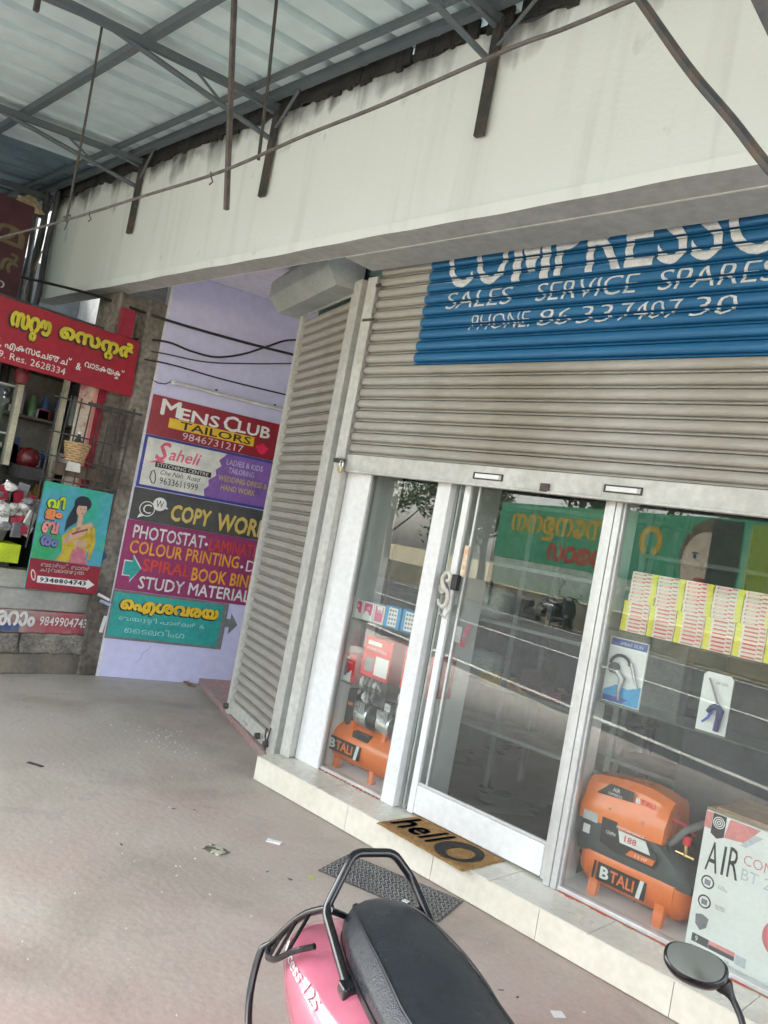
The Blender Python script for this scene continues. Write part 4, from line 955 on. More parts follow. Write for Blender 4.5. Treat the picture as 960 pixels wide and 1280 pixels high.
# pier of bare concrete between the shop and the lilac wall
pierm = mat('stained_brown_concrete', (.27,.245,.205), .9, col2=(.12,.105,.088), scale=2.6, fine=.18, bump=.6, bscale=18)
rough_box(3.01, 3.42, .12, .5, .0, 3.2, 'pier', pierm, .005, 12)
rough_box(3.20, 3.50, -.04, .12, .0, 3.19, 'pier', pierm, .004, 12)
# step: cap, painted band, two rough stones below
blk = mat('rough_cut_stone', (.27,.25,.205), .95, col2=(.13,.12,.10), scale=6, fine=.2, bump=.8, bscale=14)
rough_box(.4, 3.24, .03, .9, .505, .662, 'step_cap', mat('worn_cement_cap', (.46,.455,.42), .85, col2=(.36,.355,.33), scale=3, bump=.4), .005, 14)
rough_box(.4, 3.28, .0, .9, .33, .50, 'painted_course', mat('faded_maroon_paint', (.42,.10,.12), .8, col2=(.40,.32,.30), scale=3.2, mix=(.45,.66), bump=.3), .004, 14)
rough_box(2.70, 3.30, -.02, .9, .17, .325, 'stone', blk, .011, 10); rough_box(.9, 2.68, -.015, .9, .17, .325, 'stone', blk, .010, 10)
rough_box(.4, 3.30, -.005, .9, .0, .165, 'stone', mat('old_cement_base', (.25,.22,.165), .95, col2=(.16,.145,.12), scale=3, bump=.6), .009, 12)
frect(nb_, 2.30, 2.66, .335, .40, mat('faded_blue_paint', (.06,.09,.22), .8, col2=(.2,.2,.2), scale=14), -.014, 'painted_patch')
thick(nb_, ['ശ','റ','ാ','ം'], 2.43, .385, .34, .11, wl, -.014, .006); letters(nb_, '9849904743', 2.81, .395, .40, .075, wl, y=-.014, bold=.01, rot=R(-1))
# pale plinth wall behind the poster, shop floor and interior
np_(.4, 3.05, .14, .34, .66, .80, 'sill_wall', mat('limewashed_cement', (.62,.60,.52), .85, col2=(.46,.45,.39), scale=4))
np_(.4, 3.10, .3, 4.0, .5, .66, 'inside_floor', conc)
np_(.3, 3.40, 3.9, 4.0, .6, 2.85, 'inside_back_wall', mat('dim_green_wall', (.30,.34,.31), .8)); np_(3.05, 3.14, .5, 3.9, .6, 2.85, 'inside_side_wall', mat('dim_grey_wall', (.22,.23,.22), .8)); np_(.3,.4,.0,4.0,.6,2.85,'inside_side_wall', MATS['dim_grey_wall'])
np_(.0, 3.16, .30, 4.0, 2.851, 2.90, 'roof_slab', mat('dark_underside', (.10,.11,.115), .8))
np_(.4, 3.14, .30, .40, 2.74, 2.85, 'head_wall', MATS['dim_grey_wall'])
creamf = mat('cream_door_frame', (.60,.58,.44), .5)
np_(2.415, 2.462, .30, .36, 1.60, 2.75, 'door_frame', creamf, .003); np_(2.80, 2.835, .34, .40, 1.0, 2.75, 'door_frame', creamf, .003)
np_(2.02, 2.16, .20, .34, 1.0, 2.75, 'door_post', mat('dark_teak', (.09,.075,.055), .6))
redc = mat('red_column_paint', (.36,.02,.05), .5); pkk2 = mat('pink_column_paint', (.75,.38,.34), .5)
np_(2.995, 3.045, .10, .16, .9, 2.6, 'red_column', redc); np_(2.965, 2.99, .13, .19, .9, 2.6, 'pink_column', pkk2)
np_(2.86, 2.965, .17, .20, 1.2, 2.6, 'notice_board', mat('peeling_poster', (.72,.66,.55), .7, col2=(.62,.20,.22), scale=5, mix=(.5,.56)))
np_(2.99, 3.10, -.03, .03, 2.82, 3.05, 'red_bracket_board', redc)
# glass case on the left with goods
t = thing('counter', 'wooden shop counter with yellow and dark boxes at the far left edge', 'counter', (NX-.25, 0, .80), R(90))
MB().box(1.5, 2.44, .0, .5, 0, .62).build('counter_body', mat('reddish_counter', (.22,.06,.035), .5, col2=(.16,.045,.03)), t, bevel=.006)
MB().box(2.30, 2.58, -.05, .25, -.02, .06).build('lower_drawer', mat('slate_drawer', (.07,.075,.085), .5), t, bevel=.006)
MB().lathe([(.0,-.012),(.018,-.010),(.018,0)], (2.46,-.05,.02), 'y', 12).build('drawer_knob', chrome, t)
t = thing('plastic_crate', 'bright yellow green box under the plastic bags in the left shop', 'box', (NX-.02, 2.20, .862), R(90)); MB().box(0,.37,.0,.25,0,.145).build('box', mat('lime_plastic', (.60,.75,.03), .4), t, bevel=.005)
t = thing('plastic_bag_pile', 'clear plastic bags of red and white packets on the yellow green box', 'bags', (NX-.05, 2.44, 1.01), R(90))
for i in range(34):
    a = random.uniform(-.14,.17); z = random.uniform(0,.40); s_ = random.uniform(.03,.065)
    M = [paper, darkred, mat('clear_crumpled_plastic', (.60,.62,.58), .15, fine=.2), MATS['clear_crumpled_plastic'], greyp, paper][i % 6]
    if i % 2:
        pk_ = MB().box(-s_*.8, s_*.8, -.01, .01, -s_, s_).build('packet', [paper, darkred, cream, MATS['dark_red_print'], greyp][i % 5], t, bevel=.003); pk_.location = (a, random.uniform(-.03,.06), z+.05); pk_.rotation_euler = (random.uniform(-.5,.5), random.uniform(-.6,.6), random.uniform(-.6,.6)); continue
    ico = bmesh.new(); bmesh.ops.create_icosphere(ico, subdivisions=2, radius=s_)
    for v in ico.verts: v.co += Vector([random.uniform(-.22,.22)*s_ for _ in range(3)]); v.co.z *= .6
    me = bpy.data.meshes.new('bag'); ico.to_mesh(me); ico.free(); me.materials.append(M); o = bpy.data.objects.new('bag', me); COL.objects.link(o); o.parent = t; o.location = (a, random.uniform(0,.08), z+.05)
cane_c = mat('ochre_packet', (.50,.34,.12), .6)
# shelves with jars and pots inside
t = thing('goods_shelf', 'dim shelves crowded with jars and steel pots inside the left shop', 'shelf', (NX-.42, 1.1, .66), R(90))
MB().box(0, 1.92, .352, .37, .4, 2.1).build('back_panel', mat('dusty_cream_panel', (.34,.33,.29), .8, col2=(.24,.23,.20), scale=4), t)
for z in (.55, .95, 1.35, 1.75): MB().box(0, 1.92, 0, .35, z, z+.02).build('shelf_board', MATS['dark_teak'], t)
jm = [mat('jar_green', (.10,.20,.09), .3), mat('jar_glass', (.40,.46,.42), .15), mat('jar_amber', (.35,.20,.05), .3), mat('jar_blue', (.05,.09,.20), .35), chrome, mat('jar_brown', (.12,.07,.04), .4), mat('jar_dark', (.03,.03,.035), .4)]
for z in (.57, .97, 1.37, 1.77):
    for k_ in range(16):
        x_ = random.uniform(.03,1.8); w2_, h2_ = random.uniform(.04,.10), random.uniform(.06,.22); MB().box(x_, x_+w2_, .02, .10, z, z+h2_).build('packet', random.choice([paper, darkred, cream, greyp, MATS['jar_blue'] if 'jar_blue' in MATS else greyp, cane_c]), t)
    x_ = .03
    while x_ < 1.85:
        r_ = random.uniform(.03,.055); h_ = random.uniform(.10,.26)
        MB().lathe([(.0,0),(r_,.0),(r_,h_*.75),(r_*.6,h_*.86),(r_*.62,h_),(.0,h_)], (x_+r_,.08+random.uniform(0,.04),z), 'z', 10).build('jar', random.choice(jm), t, smooth=True)
        x_ += r_*2+random.uniform(.005,.05)
t = thing('display_window', 'glass case of bottles and pale packets at the far left of the neighbouring shop', 'display case', (NX-.30, 1.6, 1.42), R(90))
MB().box(0, .80, .0, .01, 0, 1.25).build('glass_pane', gls, t); MB().box(0,.80,.25,.27,0,1.25).build('back_panel', mat('pale_aqua_panel', (.48,.55,.50), .6, col2=(.35,.42,.38), scale=5), t)
for z in (.0, .42, .80):
    MB().box(0,.80,.02,.25,z,z+.015).build('case_shelf', white_al, t); x_ = .02
    while x_ < .74:
        r_ = random.uniform(.022,.04); h_ = random.uniform(.08,.22)
        MB().lathe([(.0,0),(r_,.0),(r_,h_*.7),(r_*.45,h_*.82),(r_*.45,h_),(.0,h_)], (x_+r_,.10,z+.015), 'z', 10).build('bottle', random.choice(jm), t, smooth=True); x_ += r_*2+random.uniform(.0,.03)
t = thing('hanging_lamp', 'round red pot hanging in the left shop below its signboard', 'pot', (NX-.12, 2.36, 2.28)); MB().lathe([(.0,-.05),(.045,-.04),(.055,-.0),(.055,.04),(.045,.07),(.0,.08)], (0,0,0), 'z', 18).build('pot_body', mat('dull_maroon', (.16,.012,.02), .45), t, smooth=True); MB().tube([(0,0,.1),(0,0,.5)], .004, 5).build('cord', black, t)
t = thing('red_cooker', 'glossy maroon round pot inside the left shop below the dark shelves', 'pot', (NX-.3, 2.60, 1.62)); MB().lathe([(.0,0),(.06,.0),(.085,.03),(.09,.09),(.06,.14),(.0,.155)], (0,0,0), 'z', 20).build('pot_body', mat('maroon_enamel', (.11,.008,.012), .25), t, smooth=True); MB().box(-.14,.14,-.1,.1,-.10,-.001).build('stand', mat('dark_stand', (.05,.05,.05), .6), t)
# iron grill with a basket
t = thing('iron_grill', 'rusty iron mesh grill leaning behind the painted poster', 'grill', (NX+.035, 0, 0), R(90))
def ux_(z): return 3.25-.03*(2.25-z)
for i in range(8):
    x_ = 2.60+.087*i; MB().bar((x_-.02,0,1.0),(x_+.015,0,2.235),.009,.009).build('upright_bar', dark_steel, t)
for z in (1.36,1.56,1.74,1.93,2.20): MB().bar((2.57,-.006,z),(3.23,-.006,z-.01),.009,.012).build('cross_bar', dark_steel, t)
MB().bar((3.20,0,.95),(3.245,0,2.26),.016,.016).build('frame_bar', dark_steel, t); MB().bar((2.85,0,2.21),(3.32,0,2.225),.02,.02).build('frame_bar', dark_steel, t)
t2 = thing('plank', 'weathered plank fixed across the iron grill', 'plank', (NX+.015, 0, 0), R(90)); MB().box(2.68,3.10,.0,.025,1.60,1.70).build('board', mat('grey_weathered_wood', (.16,.12,.09), .9, col2=(.10,.075,.055), scale=10), t2, bevel=.003)
t = thing('cane_basket', 'small cane basket hung on the iron grill', 'basket', (NX+.09, 2.80, 1.735)); bk = MB(); cane = mat('cane', (.55,.38,.20), .7, col2=(.45,.30,.15), scale=30)
for i in range(8):
    z = i*.019; r_ = .068+.004*i; MB().tube([(r_*math.cos(a), r_*math.sin(a)*1.0, z+.003*math.sin(a*8+i*3.14)) for a in [2*math.pi*k/24 for k in range(25)]], .0085, 6, cap=False).build('cane_ring', cane, t, smooth=True)
MB().lathe([(.0,0),(.068,.0),(.095,.14),(.088,.14),(.06,.01),(.0,.01)], (0,0,-.004), 'z', 20).build('basket_lining', mat('cane_dark', (.30,.19,.10), .8), t)
MB().lathe([(.0,0),(.03,.0),(.033,.13),(.012,.17),(.012,.2),(.0,.2)], (0,.0,.02), 'z', 12).build('bottle', MATS['jar_dark'], t, smooth=True); MB().lathe([(.0,0),(.013,0),(.013,.02),(.0,.02)], (0,.0,.21), 'z', 10).build('bottle_cap', white_p, t)
t = thing('paper_cup', 'white paper packet hung under the cane basket', 'packet', (NX+.10, 2.80, 1.66)); MB().prism([(-.05,-.015),(.05,-.015),(.04,.06),(-.045,.06)], -.03,.03,'x').build('packet_body', cream, t, bevel=.006)
# red signboard
t = thing('shop_signboard', 'long red signboard with yellow Malayalam lettering over the left shop', 'signboard', (NX+.06, 0, 0), R(90))
sm2 = mat('crimson_signboard', (.36,.018,.035), .4, col2=(.30,.016,.03), scale=2)
MB().add([(.6,0,2.33),(3.185,0,2.345),(3.165,0,2.812),(.6,0,2.81),(.6,.03,2.33),(3.185,.03,2.345),(3.165,.03,2.812),(.6,.03,2.81)], [(0,1,2,3),(7,6,5,4),(0,4,5,1),(1,5,6,2),(2,6,7,3),(3,7,4,0)]).build('board', sm2, t, bevel=.003)
sy = mat('sign_yellow', (.66,.56,.04), .45)
thick(t, ['സ്'.replace('്',''), ('റ','റ'), 'ൗ'], 2.14, 2.56, .29, .17, sy, -.002, .009, blk_p, (-.006,-.008))
thick(t, ['െ','സ',('ന','റ'),'ർ'], 2.51, 2.60, .61, .165, sy, -.002, .009, blk_p, (-.006,-.008))
letters(t, ['ർ',',',' ','എ','ക','സ','േ','ച','ഞ','ച','്'], 2.05, 2.435, .585, .080, white_p, y=-.002, bold=.02, res=1); letters(t, '&', 2.68, 2.44, .04, .055, white_p, y=-.002, bold=.02)
letters(t, ['വ','ാ','ട','ക','യ',('ക','ക'),'്'], 2.745, 2.455, .335, .085, white_p, y=-.002, bold=.02, res=1)
letters(t, '9539. Res. 2628334', 1.98, 2.372, .625, .052, wl, y=-.002)
# leaning poster board
t = thing('painted_poster', 'leaning board painted with a sari clad woman and the word in four colours', 'poster', (NX+.10, 0, 0), R(90))
def lean(z): return .06*(z-.69)/.84
PM = MB(); q = [(2.607,.69),(3.192,.69),(3.205,1.525),(2.630,1.535)]
PM.add([(a, lean(b2), b2) for a, b2 in q]+[(a, lean(b2)+.018, b2) for a, b2 in q], [(0,1,2,3),(7,6,5,4),(0,4,5,1),(1,5,6,2),(2,6,7,3),(3,7,4,0)])
skyp = mat('poster_blue_wash', (.10,.36,.55), .5, col2=(.04,.42,.30), scale=2.2, mix=(.45,.62)); PM.build('board', skyp, t)
def pf(pts, M, k, nm='painted_shape'): return MB().poly([(a, lean(b2)-.0006*k-.001, b2) for a, b2 in pts]).build(nm, M, t, recalc=False)
def pe(cx, cz, rx_, rz_, M, k, n_=18, rot=0):
    return pf([(cx+rx_*math.cos(a)*math.cos(rot)-rz_*math.sin(a)*math.sin(rot), cz+rx_*math.cos(a)*math.sin(rot)+rz_*math.sin(a)*math.cos(rot)) for a in [2*math.pi*j/n_ for j in range(n_)]], M, k)
grn = mat('poster_green_wash', (.04,.36,.14), .5, col2=(.06,.42,.28), scale=5); mar = mat('poster_maroon', (.34,.025,.045), .5); skin = mat('poster_skin', (.62,.42,.30), .5, col2=(.52,.32,.22), scale=12); sari = mat('poster_sari_yellow', (.62,.47,.05), .5, col2=(.45,.30,.03), scale=14); hair = mat('poster_hair', (.03,.035,.05), .5); rosec = mat('poster_skirt', (.62,.22,.28), .5, col2=(.48,.14,.2), scale=14)
pf([(2.612,.93),(2.80,.925),(2.86,1.05),(2.78,1.20),(2.68,1.22),(2.618,1.20)], grn, 1)
pf([(2.607,.69),(3.192,.69),(3.195,.915),(2.612,.93)], mar, 2)
pf([(2.80,.93),(2.85,1.00),(2.83,1.12),(2.87,1.17),(2.92,1.21),(3.02,1.26),(3.06,1.24),(3.08,1.18),(3.07,1.05),(3.04,.98),(3.08,.922)], sari, 3)
pf([(3.05,1.25),(3.09,1.22),(3.115,1.10),(3.09,.96),(3.07,.96),(3.07,1.10)], sari, 3)
pf([(2.92,.924),(2.93,1.02),(2.97,1.06),(3.045,1.03),(3.065,.922)], rosec, 4)
pe(2.945,1.155,.085,.033, skin, 5, rot=.45); pf([(2.845,1.08),(2.875,1.07),(2.96,1.14),(3.08,1.24),(3.05,1.27),(2.93,1.20),(2.86,1.12)], skin, 6); pe(2.99,1.085,.062,.030, skin, 5)
pe(2.958,1.405,.072,.062, hair, 5); pf([(2.90,1.40),(2.93,1.33),(2.93,1.25),(2.87,1.20),(2.84,1.16),(2.845,1.26),(2.87,1.33)], hair, 5)
pe(2.955,1.355,.042,.056, skin, 7, rot=-.2); pf([(2.94,1.32),(2.98,1.30),(2.97,1.20),(2.93,1.17)], skin, 6); pf([(2.925,1.385),(2.995,1.39),(2.985,1.43),(2.93,1.425)], hair, 8)
for cx in (2.945, 2.975): pe(cx, 1.362, .008, .003, hair, 9, 10)
pe(2.965,1.325,.009,.004, mat('poster_lips', (.55,.08,.08), .5), 9, 10); pf([(2.90,1.16),(3.03,1.215),(3.035,1.20),(2.91,1.145)], mat('poster_blouse', (.36,.08,.05), .5), 7)
vm = [(['വ','ി'], 2.672,1.335,.145,.10, mat('lime_lettering', (.62,.78,.05), .5)), (['ള','ം'], 2.668,1.245,.14,.082, mat('orange_lettering', (.85,.30,.10), .5)), (['ബ'], 2.662,1.135,.13,.095, mat('salmon_lettering', (.85,.33,.33), .5)), (['ര','ം'], 2.668,1.035,.14,.085, mat('slate_blue_lettering', (.20,.22,.50), .5))]
for items, a, z, w2_, h2_, M in vm: thick(t, items, a+.005, z+.004, w2_-.012, h2_-.012, M, -.0035, .0065, blk_p, (-.003,-.003), yf=lean)
def pl_(items, a, z, w2_, h2_, M, bold=.0):
    o = letters(t, items, a, z, w2_, h2_, M, y=0, bold=bold, res=1)
    for v in o.data.vertices: v.co.y = lean(v.co.z)-.0046
pl_(['ബ','േ','ാ','ർ','ഡ','്',',',' ','ബ','ാ','ന','ർ'], 2.70, .868, .40, .042, wl, .02); pl_(['ച','ു','വ','െ','ര','ഴ','ു','ത'], 2.70, .826, .36, .036, wl, .02)
pf([(2.69,.745),(3.10,.738),(3.10,.722),(3.165,.765),(3.10,.805),(3.10,.792),(2.69,.798)], white_p, 4); pl_('9348804743', 2.71,.752,.38,.036, blk_p, .03)
pe(2.655,.80,.018,.045, wl, 3, rot=.3); pe(2.655,.80,.011,.034, mar, 4, rot=.3)
# dark upper sign and bundle of pipes and cables at the far left, tarpaulin
t = thing('upper_signboard', 'dark maroon signboard with dull gold lettering high at the far left', 'signboard', (-7.2, 0, 0), R(90))
MB().box(1.0, 2.48, .0, .04, 2.95, 3.82).build('board', mat('dark_maroon_board', (.075,.02,.03), .5), t, bevel=.004)
dg = mat('dull_gold_lettering', (.17,.14,.07), .5)
letters(t, ['മ'], 2.20, 3.44, .24, .15, dg, y=-.003, bold=.03, res=1); letters(t, ['ൾ'], 2.22, 3.20, .22, .17, dg, y=-.003, bold=.03, res=1); letters(t, ['ഗ'], 2.24, 3.06, .12, .06, wl, y=-.003, res=1); letters(t, ['സ','റ'], 1.7, 3.25, .42, .18, dg, y=-.003, bold=.03, res=1)
for i, (xx, yy, r_) in enumerate(((-7.80,2.86,.028),(-7.88,2.80,.022),(-7.96,2.84,.03),(-8.06,2.80,.02),(-8.16,2.84,.028),(-8.28,2.82,.024),(-7.74,2.84,.012))):
    o = MB().tube([(xx+.02*math.sin(k*1.1+i), yy, 3.10+k*.14) for k in range(9)], r_, 8).build('drain_pipe' if r_ > .02 else 'cable', mat('grey_pipe', (.11,.12,.13), .5, col2=(.07,.075,.08)), smooth=True)
    tag(o, ['second pipe from the right','third pipe from the right','fourth pipe from the right','middle thin pipe','second pipe from the left','leftmost pipe','thin rightmost cable'][i]+' in the grey bundle at the left end of the beam', 'pipe', 'pipe bundle at the end of the beam')
cable('loose white wire hanging at the lower left corner of the beam', [(-7.86,2.84,3.62),(-7.90,2.82,3.45),(-7.98,2.80,3.30),(-7.93,2.80,3.22),(-7.86,2.78,3.15),(-7.78,2.76,3.08)], .006, white_p)
cable('brown wire hanging down the left end of the beam', [(-7.84,2.84,3.66),(-7.86,2.80,3.5),(-7.93,2.8,3.33),(-7.95,2.8,3.16)], .006, card)
tp = MB(); n_ = 14
for i in range(n_):
    for j in range(6):
        def P(i_, j_): return (-8.9+.08*i_, 2.60+.03*j_+.02*math.sin(i_*.9), 4.10+.02*math.sin(i_*1.3+j_)-.018*j_)
        tp.quad(P(i,j),P(i+1,j),P(i+1,j+1),P(i,j+1))
tag(tp.build('yellow_tarpaulin', mat('straw_tarpaulin', (.55,.45,.25), .7, col2=(.25,.20,.12), scale=14), smooth=True, ang=3), 'strip of torn yellowish tarpaulin under the roof at the far left', 'tarpaulin')
# dark wall beyond the neighbouring shop, heightened and extended to shut out the sky
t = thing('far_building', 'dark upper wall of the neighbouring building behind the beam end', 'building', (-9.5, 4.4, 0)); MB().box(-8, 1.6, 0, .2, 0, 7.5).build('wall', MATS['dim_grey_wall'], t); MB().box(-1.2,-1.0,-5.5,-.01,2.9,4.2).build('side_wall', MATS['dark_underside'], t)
MB().box(1.6, 3.55, .1, .2, 0, 3.7).build('wall', MATS['dark_underside'], t); MB().box(1.55, 3.18, -1.30, .1, 3.56, 3.66).build('dark_ceiling', MATS['dark_underside'], t); MB().box(1.62, 2.6, -1.0, -.9, 2.92, 3.12).build('blue_sheet', mat('dusky_blue_sheet', (.08,.16,.20), .7), t)  # wall added so no bright sky shows behind the pier
# ================================================================ ROOF OVER THE WALKWAY
RZ = lambda y: 4.285+.12*(y-2.9)
canopy = thing('walkway_roof', 'corrugated metal roof on dark steel trusses over the shop walkway', 'roof', (-2.63, 2.9, 4.0))
CO = Vector((-2.63, 2.9, 4.0))
def cn(mb): mb.v = [(x-CO.x, y-CO.y, z-CO.z) for x, y, z in mb.v]; return mb
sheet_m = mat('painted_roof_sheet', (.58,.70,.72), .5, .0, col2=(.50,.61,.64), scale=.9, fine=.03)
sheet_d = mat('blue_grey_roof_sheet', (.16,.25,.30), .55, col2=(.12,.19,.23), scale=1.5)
def sheet(xa, xb2, ya, yb, M, dz=0):
    mb = MB(); p_ = .255; x = xa
    def rows(x0_, x1_, h0, h1, n_=1):
        ys = [ya+(yb-ya)*i/3 for i in range(4)]
        for i in range(3): mb.quad((x0_,ys[i],RZ(ys[i])+h0+dz),(x1_,ys[i],RZ(ys[i])+h1+dz),(x1_,ys[i+1],RZ(ys[i+1])+h1+dz),(x0_,ys[i+1],RZ(ys[i+1])+h0+dz))
    while x < xb2+.03:
        pr_ = [(0,0),(.018,.045),(.062,.045),(.080,0),(p_,0)]
        for (a, ha), (b2, hb) in zip(pr_[:4] if x > xb2-.01 else pr_, pr_[1:4] if x > xb2-.01 else pr_[1:]): rows(x+a, x+b2, ha, hb)
        x += p_
    return cn(mb).build('roof_sheet', M, canopy, recalc=False)
xs = -6.92; k = 0
for i in range(11):
    sheet(xs+i*1.02, xs+(i+1)*1.02, -1.5+random.uniform(-.05,.05), 3.16+random.uniform(-.02,.05), sheet_m, .0015*(i % 2))
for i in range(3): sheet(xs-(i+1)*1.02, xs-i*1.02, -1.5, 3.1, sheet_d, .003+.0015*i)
# purlins along x, doubled near the wall
def pur(y, h=.05, w_=.045, xa=-9.9, xb2=4.2, off=.004): return cn(MB().box(xa, xb2, y-w_/2, y+w_/2, RZ(y)-h-off, RZ(y)-off)).build('purlin', dark_steel2, canopy)
dark_steel2 = mat('hazed_dark_steel', (.10,.13,.15), .6, .1, col2=(.13,.15,.16), scale=10)  # lighter bluish tone puts haze into the steel's colour
for y in (2.80, 1.95, 1.05, .15, -.75, -1.4): pur(y)
pur(2.66, .035, .03); cn(MB().bar((-9.9,2.985,4.24),(4.2,2.985,4.24),.10,.06)).build('wall_angle', dark_steel, canopy)
# ragged black flashing between beam and sheets
fl_ = MB(); x = -7.9; rng = random.Random(3)
while x < 3.2:
    dx = rng.uniform(.02,.07); lo = 4.180+rng.uniform(-.035,.012)*(1 if rng.random() < .4 else .3); skip = (-2.83 < x < -2.74) or (-2.60 < x < -2.52) or (-3.26 < x < -3.23)
    if not skip: fl_.box(x, x+dx, 2.885-rng.uniform(0,.01), 2.897, lo, 4.275)
    x += dx
cn(fl_).build('tarry_flashing', mat('flaking_tar', (.035,.036,.035), .9, bump=.6), canopy)
for X in (-7.98, -6.2, -4.42, -2.63, -.84, .95, 2.7):
    rz = lambda y: RZ(y)-.052
    cn(MB().bar((X,2.88,rz(2.88)-.02),(X,-1.45,rz(-1.45)-.02),.035,.045)).build('rafter', dark_steel2, canopy)
    if X > -7: cn(MB().box(X-.028, X+.028, 2.858, 2.884, 3.615, 4.22)).build('wall_bracket', dark_steel, canopy, bevel=.002)
    cn(MB().tube([(X-.02,2.86,4.005),(X-.02,1.7,4.075),(X-.02,1.3,rz(1.3)-.04)], .017, 6)).build('strut', dark_steel2, canopy)
    cn(MB().tube([(X-.02,2.50,4.03),(X-.0,2.25,rz(2.25)-.03)], .009, 6)).build('web_rod', dark_steel2, canopy)
    cn(MB().tube([(X,2.84,4.16),(X-.0,2.45,4.17)], .012, 6)).build('web_rod', dark_steel2, canopy)
    cn(MB().tube([(X+.3,2.80,RZ(2.8)-.06),(X,2.87,4.06)], .010, 6)).build('web_rod', dark_steel2, canopy)
    # street side post, behind the camera
for X in (-7.98, -4.42, .95): 
    o = MB().bar((X,-1.35,0.0),(X,-1.35,RZ(-1.35)-.06),.06,.06).build('roof_post', dark_steel2); tag(o, 'dark square steel post %s on the street side of the walkway roof' % {-7.98:'farthest left',-4.42:'in the middle',.95:'farthest right'}[X], 'post', 'posts on the street side of the roof')
def rod(label, a, b2, r_, M, square=False):
    a = Vector(a); b2 = Vector(b2); mb = MB(); d_ = b2-a
    if square: mb.bar((0,0,0), d_, r_*2, r_*2)
    else: mb.tube([(0,0,0), d_*.5+Vector((.004,.003,0)), d_], r_, 7)
    o = mb.build('hanging_rod', M, smooth=not square); o.location = a; tag(o, label, 'rod'); return o
rust = mat('rust_brown_steel', (.13,.11,.10), .75, col2=(.075,.07,.07), scale=18, bump=.3)
rod('thick rusty square rod hanging from the roof, longest of the hanging rods', (-3.67,2.0,RZ(2.0)-.01), (-3.67,2.19,3.113), .0115, rust, True)
rod('thin rod hanging from the roof just right of the thick rusty one', (-3.53,2.16,RZ(2.16)-.01), (-3.53,2.234,3.373), .009, dark_steel)
rod('thin rod tied at its lower end to the slack wire near the left end', (-4.49,1.70,RZ(1.7)-.01), (-4.49,1.718,2.981), .007, dark_steel)
rod('stub of dark rod at the top left under the roof', (-4.2,1.26,RZ(1.26)-.0), (-4.2,1.27,3.80), .012, dark_steel, True)
wire_m = mat('dusty_old_cable', (.12,.11,.10), .8, col2=(.08,.075,.07), scale=20)
cable('long slack dusty cable strung across in front of the concrete beam', [(-7.5,1.72,3.10),(-5.496,1.72,3.017),(-4.495,1.72,2.982),(-3.632,1.72,2.97),(-2.988,1.72,2.963),(-2.445,1.72,2.997),(-2.028,1.72,3.013),(-1.51,1.72,3.05),(-1.134,1.72,3.063),(.5,1.72,3.2)], .0068, wire_m)
tag(MB().tube([(-.03,0,.02),(.02,-.012,-.012),(.035,.012,.012),(-.02,.01,-.01),(-.03,-.01,.015),(.01,.012,.03),(.0,0,-.06)], .004, 5).build('wire_tie', wire_m, loc=(-4.495,1.72,2.985)), 'knot of wire tying the thin rod to the slack cable', 'wire tie')
for u_, px in (((-3.05,1.72,2.965), 'right of the square rod'), ((-4.2,1.72,2.975), 'left of the square rod')):
    tag(MB().tube([(-.012,0,.012),(.008,-.008,-.012),(.004,.008,-.03),(-.006,0,-.045)], .0035, 5).build('wire_tie', wire_m, loc=u_), 'frayed twist of wire on the slack cable '+px, 'wire tie', 'wire twists on the slack cable')
cable('thick twisted dark rope falling from the top right towards the right edge', [(-1.10,1.6,3.04),(-1.033,1.6,2.952),(-.878,1.6,2.739),(-.756,1.6,2.589),(-.663,1.6,2.469),(-.52,1.6,2.30),(-.3,1.6,2.1),(.1,1.5,1.9)], .0115, dark_steel)
rod('short dark bar at the extreme top right corner', (-.60,1.2,2.62), (-.50,1.2,2.43), .012, dark_steel, True)

# ================================================================ DOORMATS AND LITTER
coir = mat('brown_coir', (.42,.24,.085), .95, col2=(.34,.19,.065), scale=20, fine=.2, bump=1.0, bscale=220)
t = thing('doormat', 'brown coir doormat with black hello lettering on the step at the glass door', 'doormat', (-2.690, 3.115, .1468), R(-2.0))
mb = MB(); nx, ny = 60, 34; Lx, Ly = .575, .325; hgt = {}
rng = random.Random(5)
for i in range(nx+1):
    for j in range(ny+1):
        e_ = min(i, nx-i, j, ny-j); hgt[i,j] = (.009+rng.uniform(-.0016,.0016)) if e_ > 0 else .001
def mp_(i, j):
    x = Lx*i/nx+(rng.uniform(-.003,.003) if i in (0,nx) else 0); y = Ly*j/ny+(rng.uniform(-.003,.003) if j in (0,ny) else 0); return x, y
P_ = {(i,j): mp_(i,j) for i in range(nx+1) for j in range(ny+1)}
mb.v = [(P_[i,j][0], P_[i,j][1], hgt[i,j]) for i in range(nx+1) for j in range(ny+1)]
for i in range(nx):
    for j in range(ny): mb.f.append((i*(ny+1)+j, (i+1)*(ny+1)+j, (i+1)*(ny+1)+j+1, i*(ny+1)+j+1)); mb.m.append(0)
mb.build('coir_pile', coir, t, smooth=True, ang=3, recalc=False)
inkm = mat('black_coir', (.035,.03,.027), .95, fine=.2, bump=1.0, bscale=220)
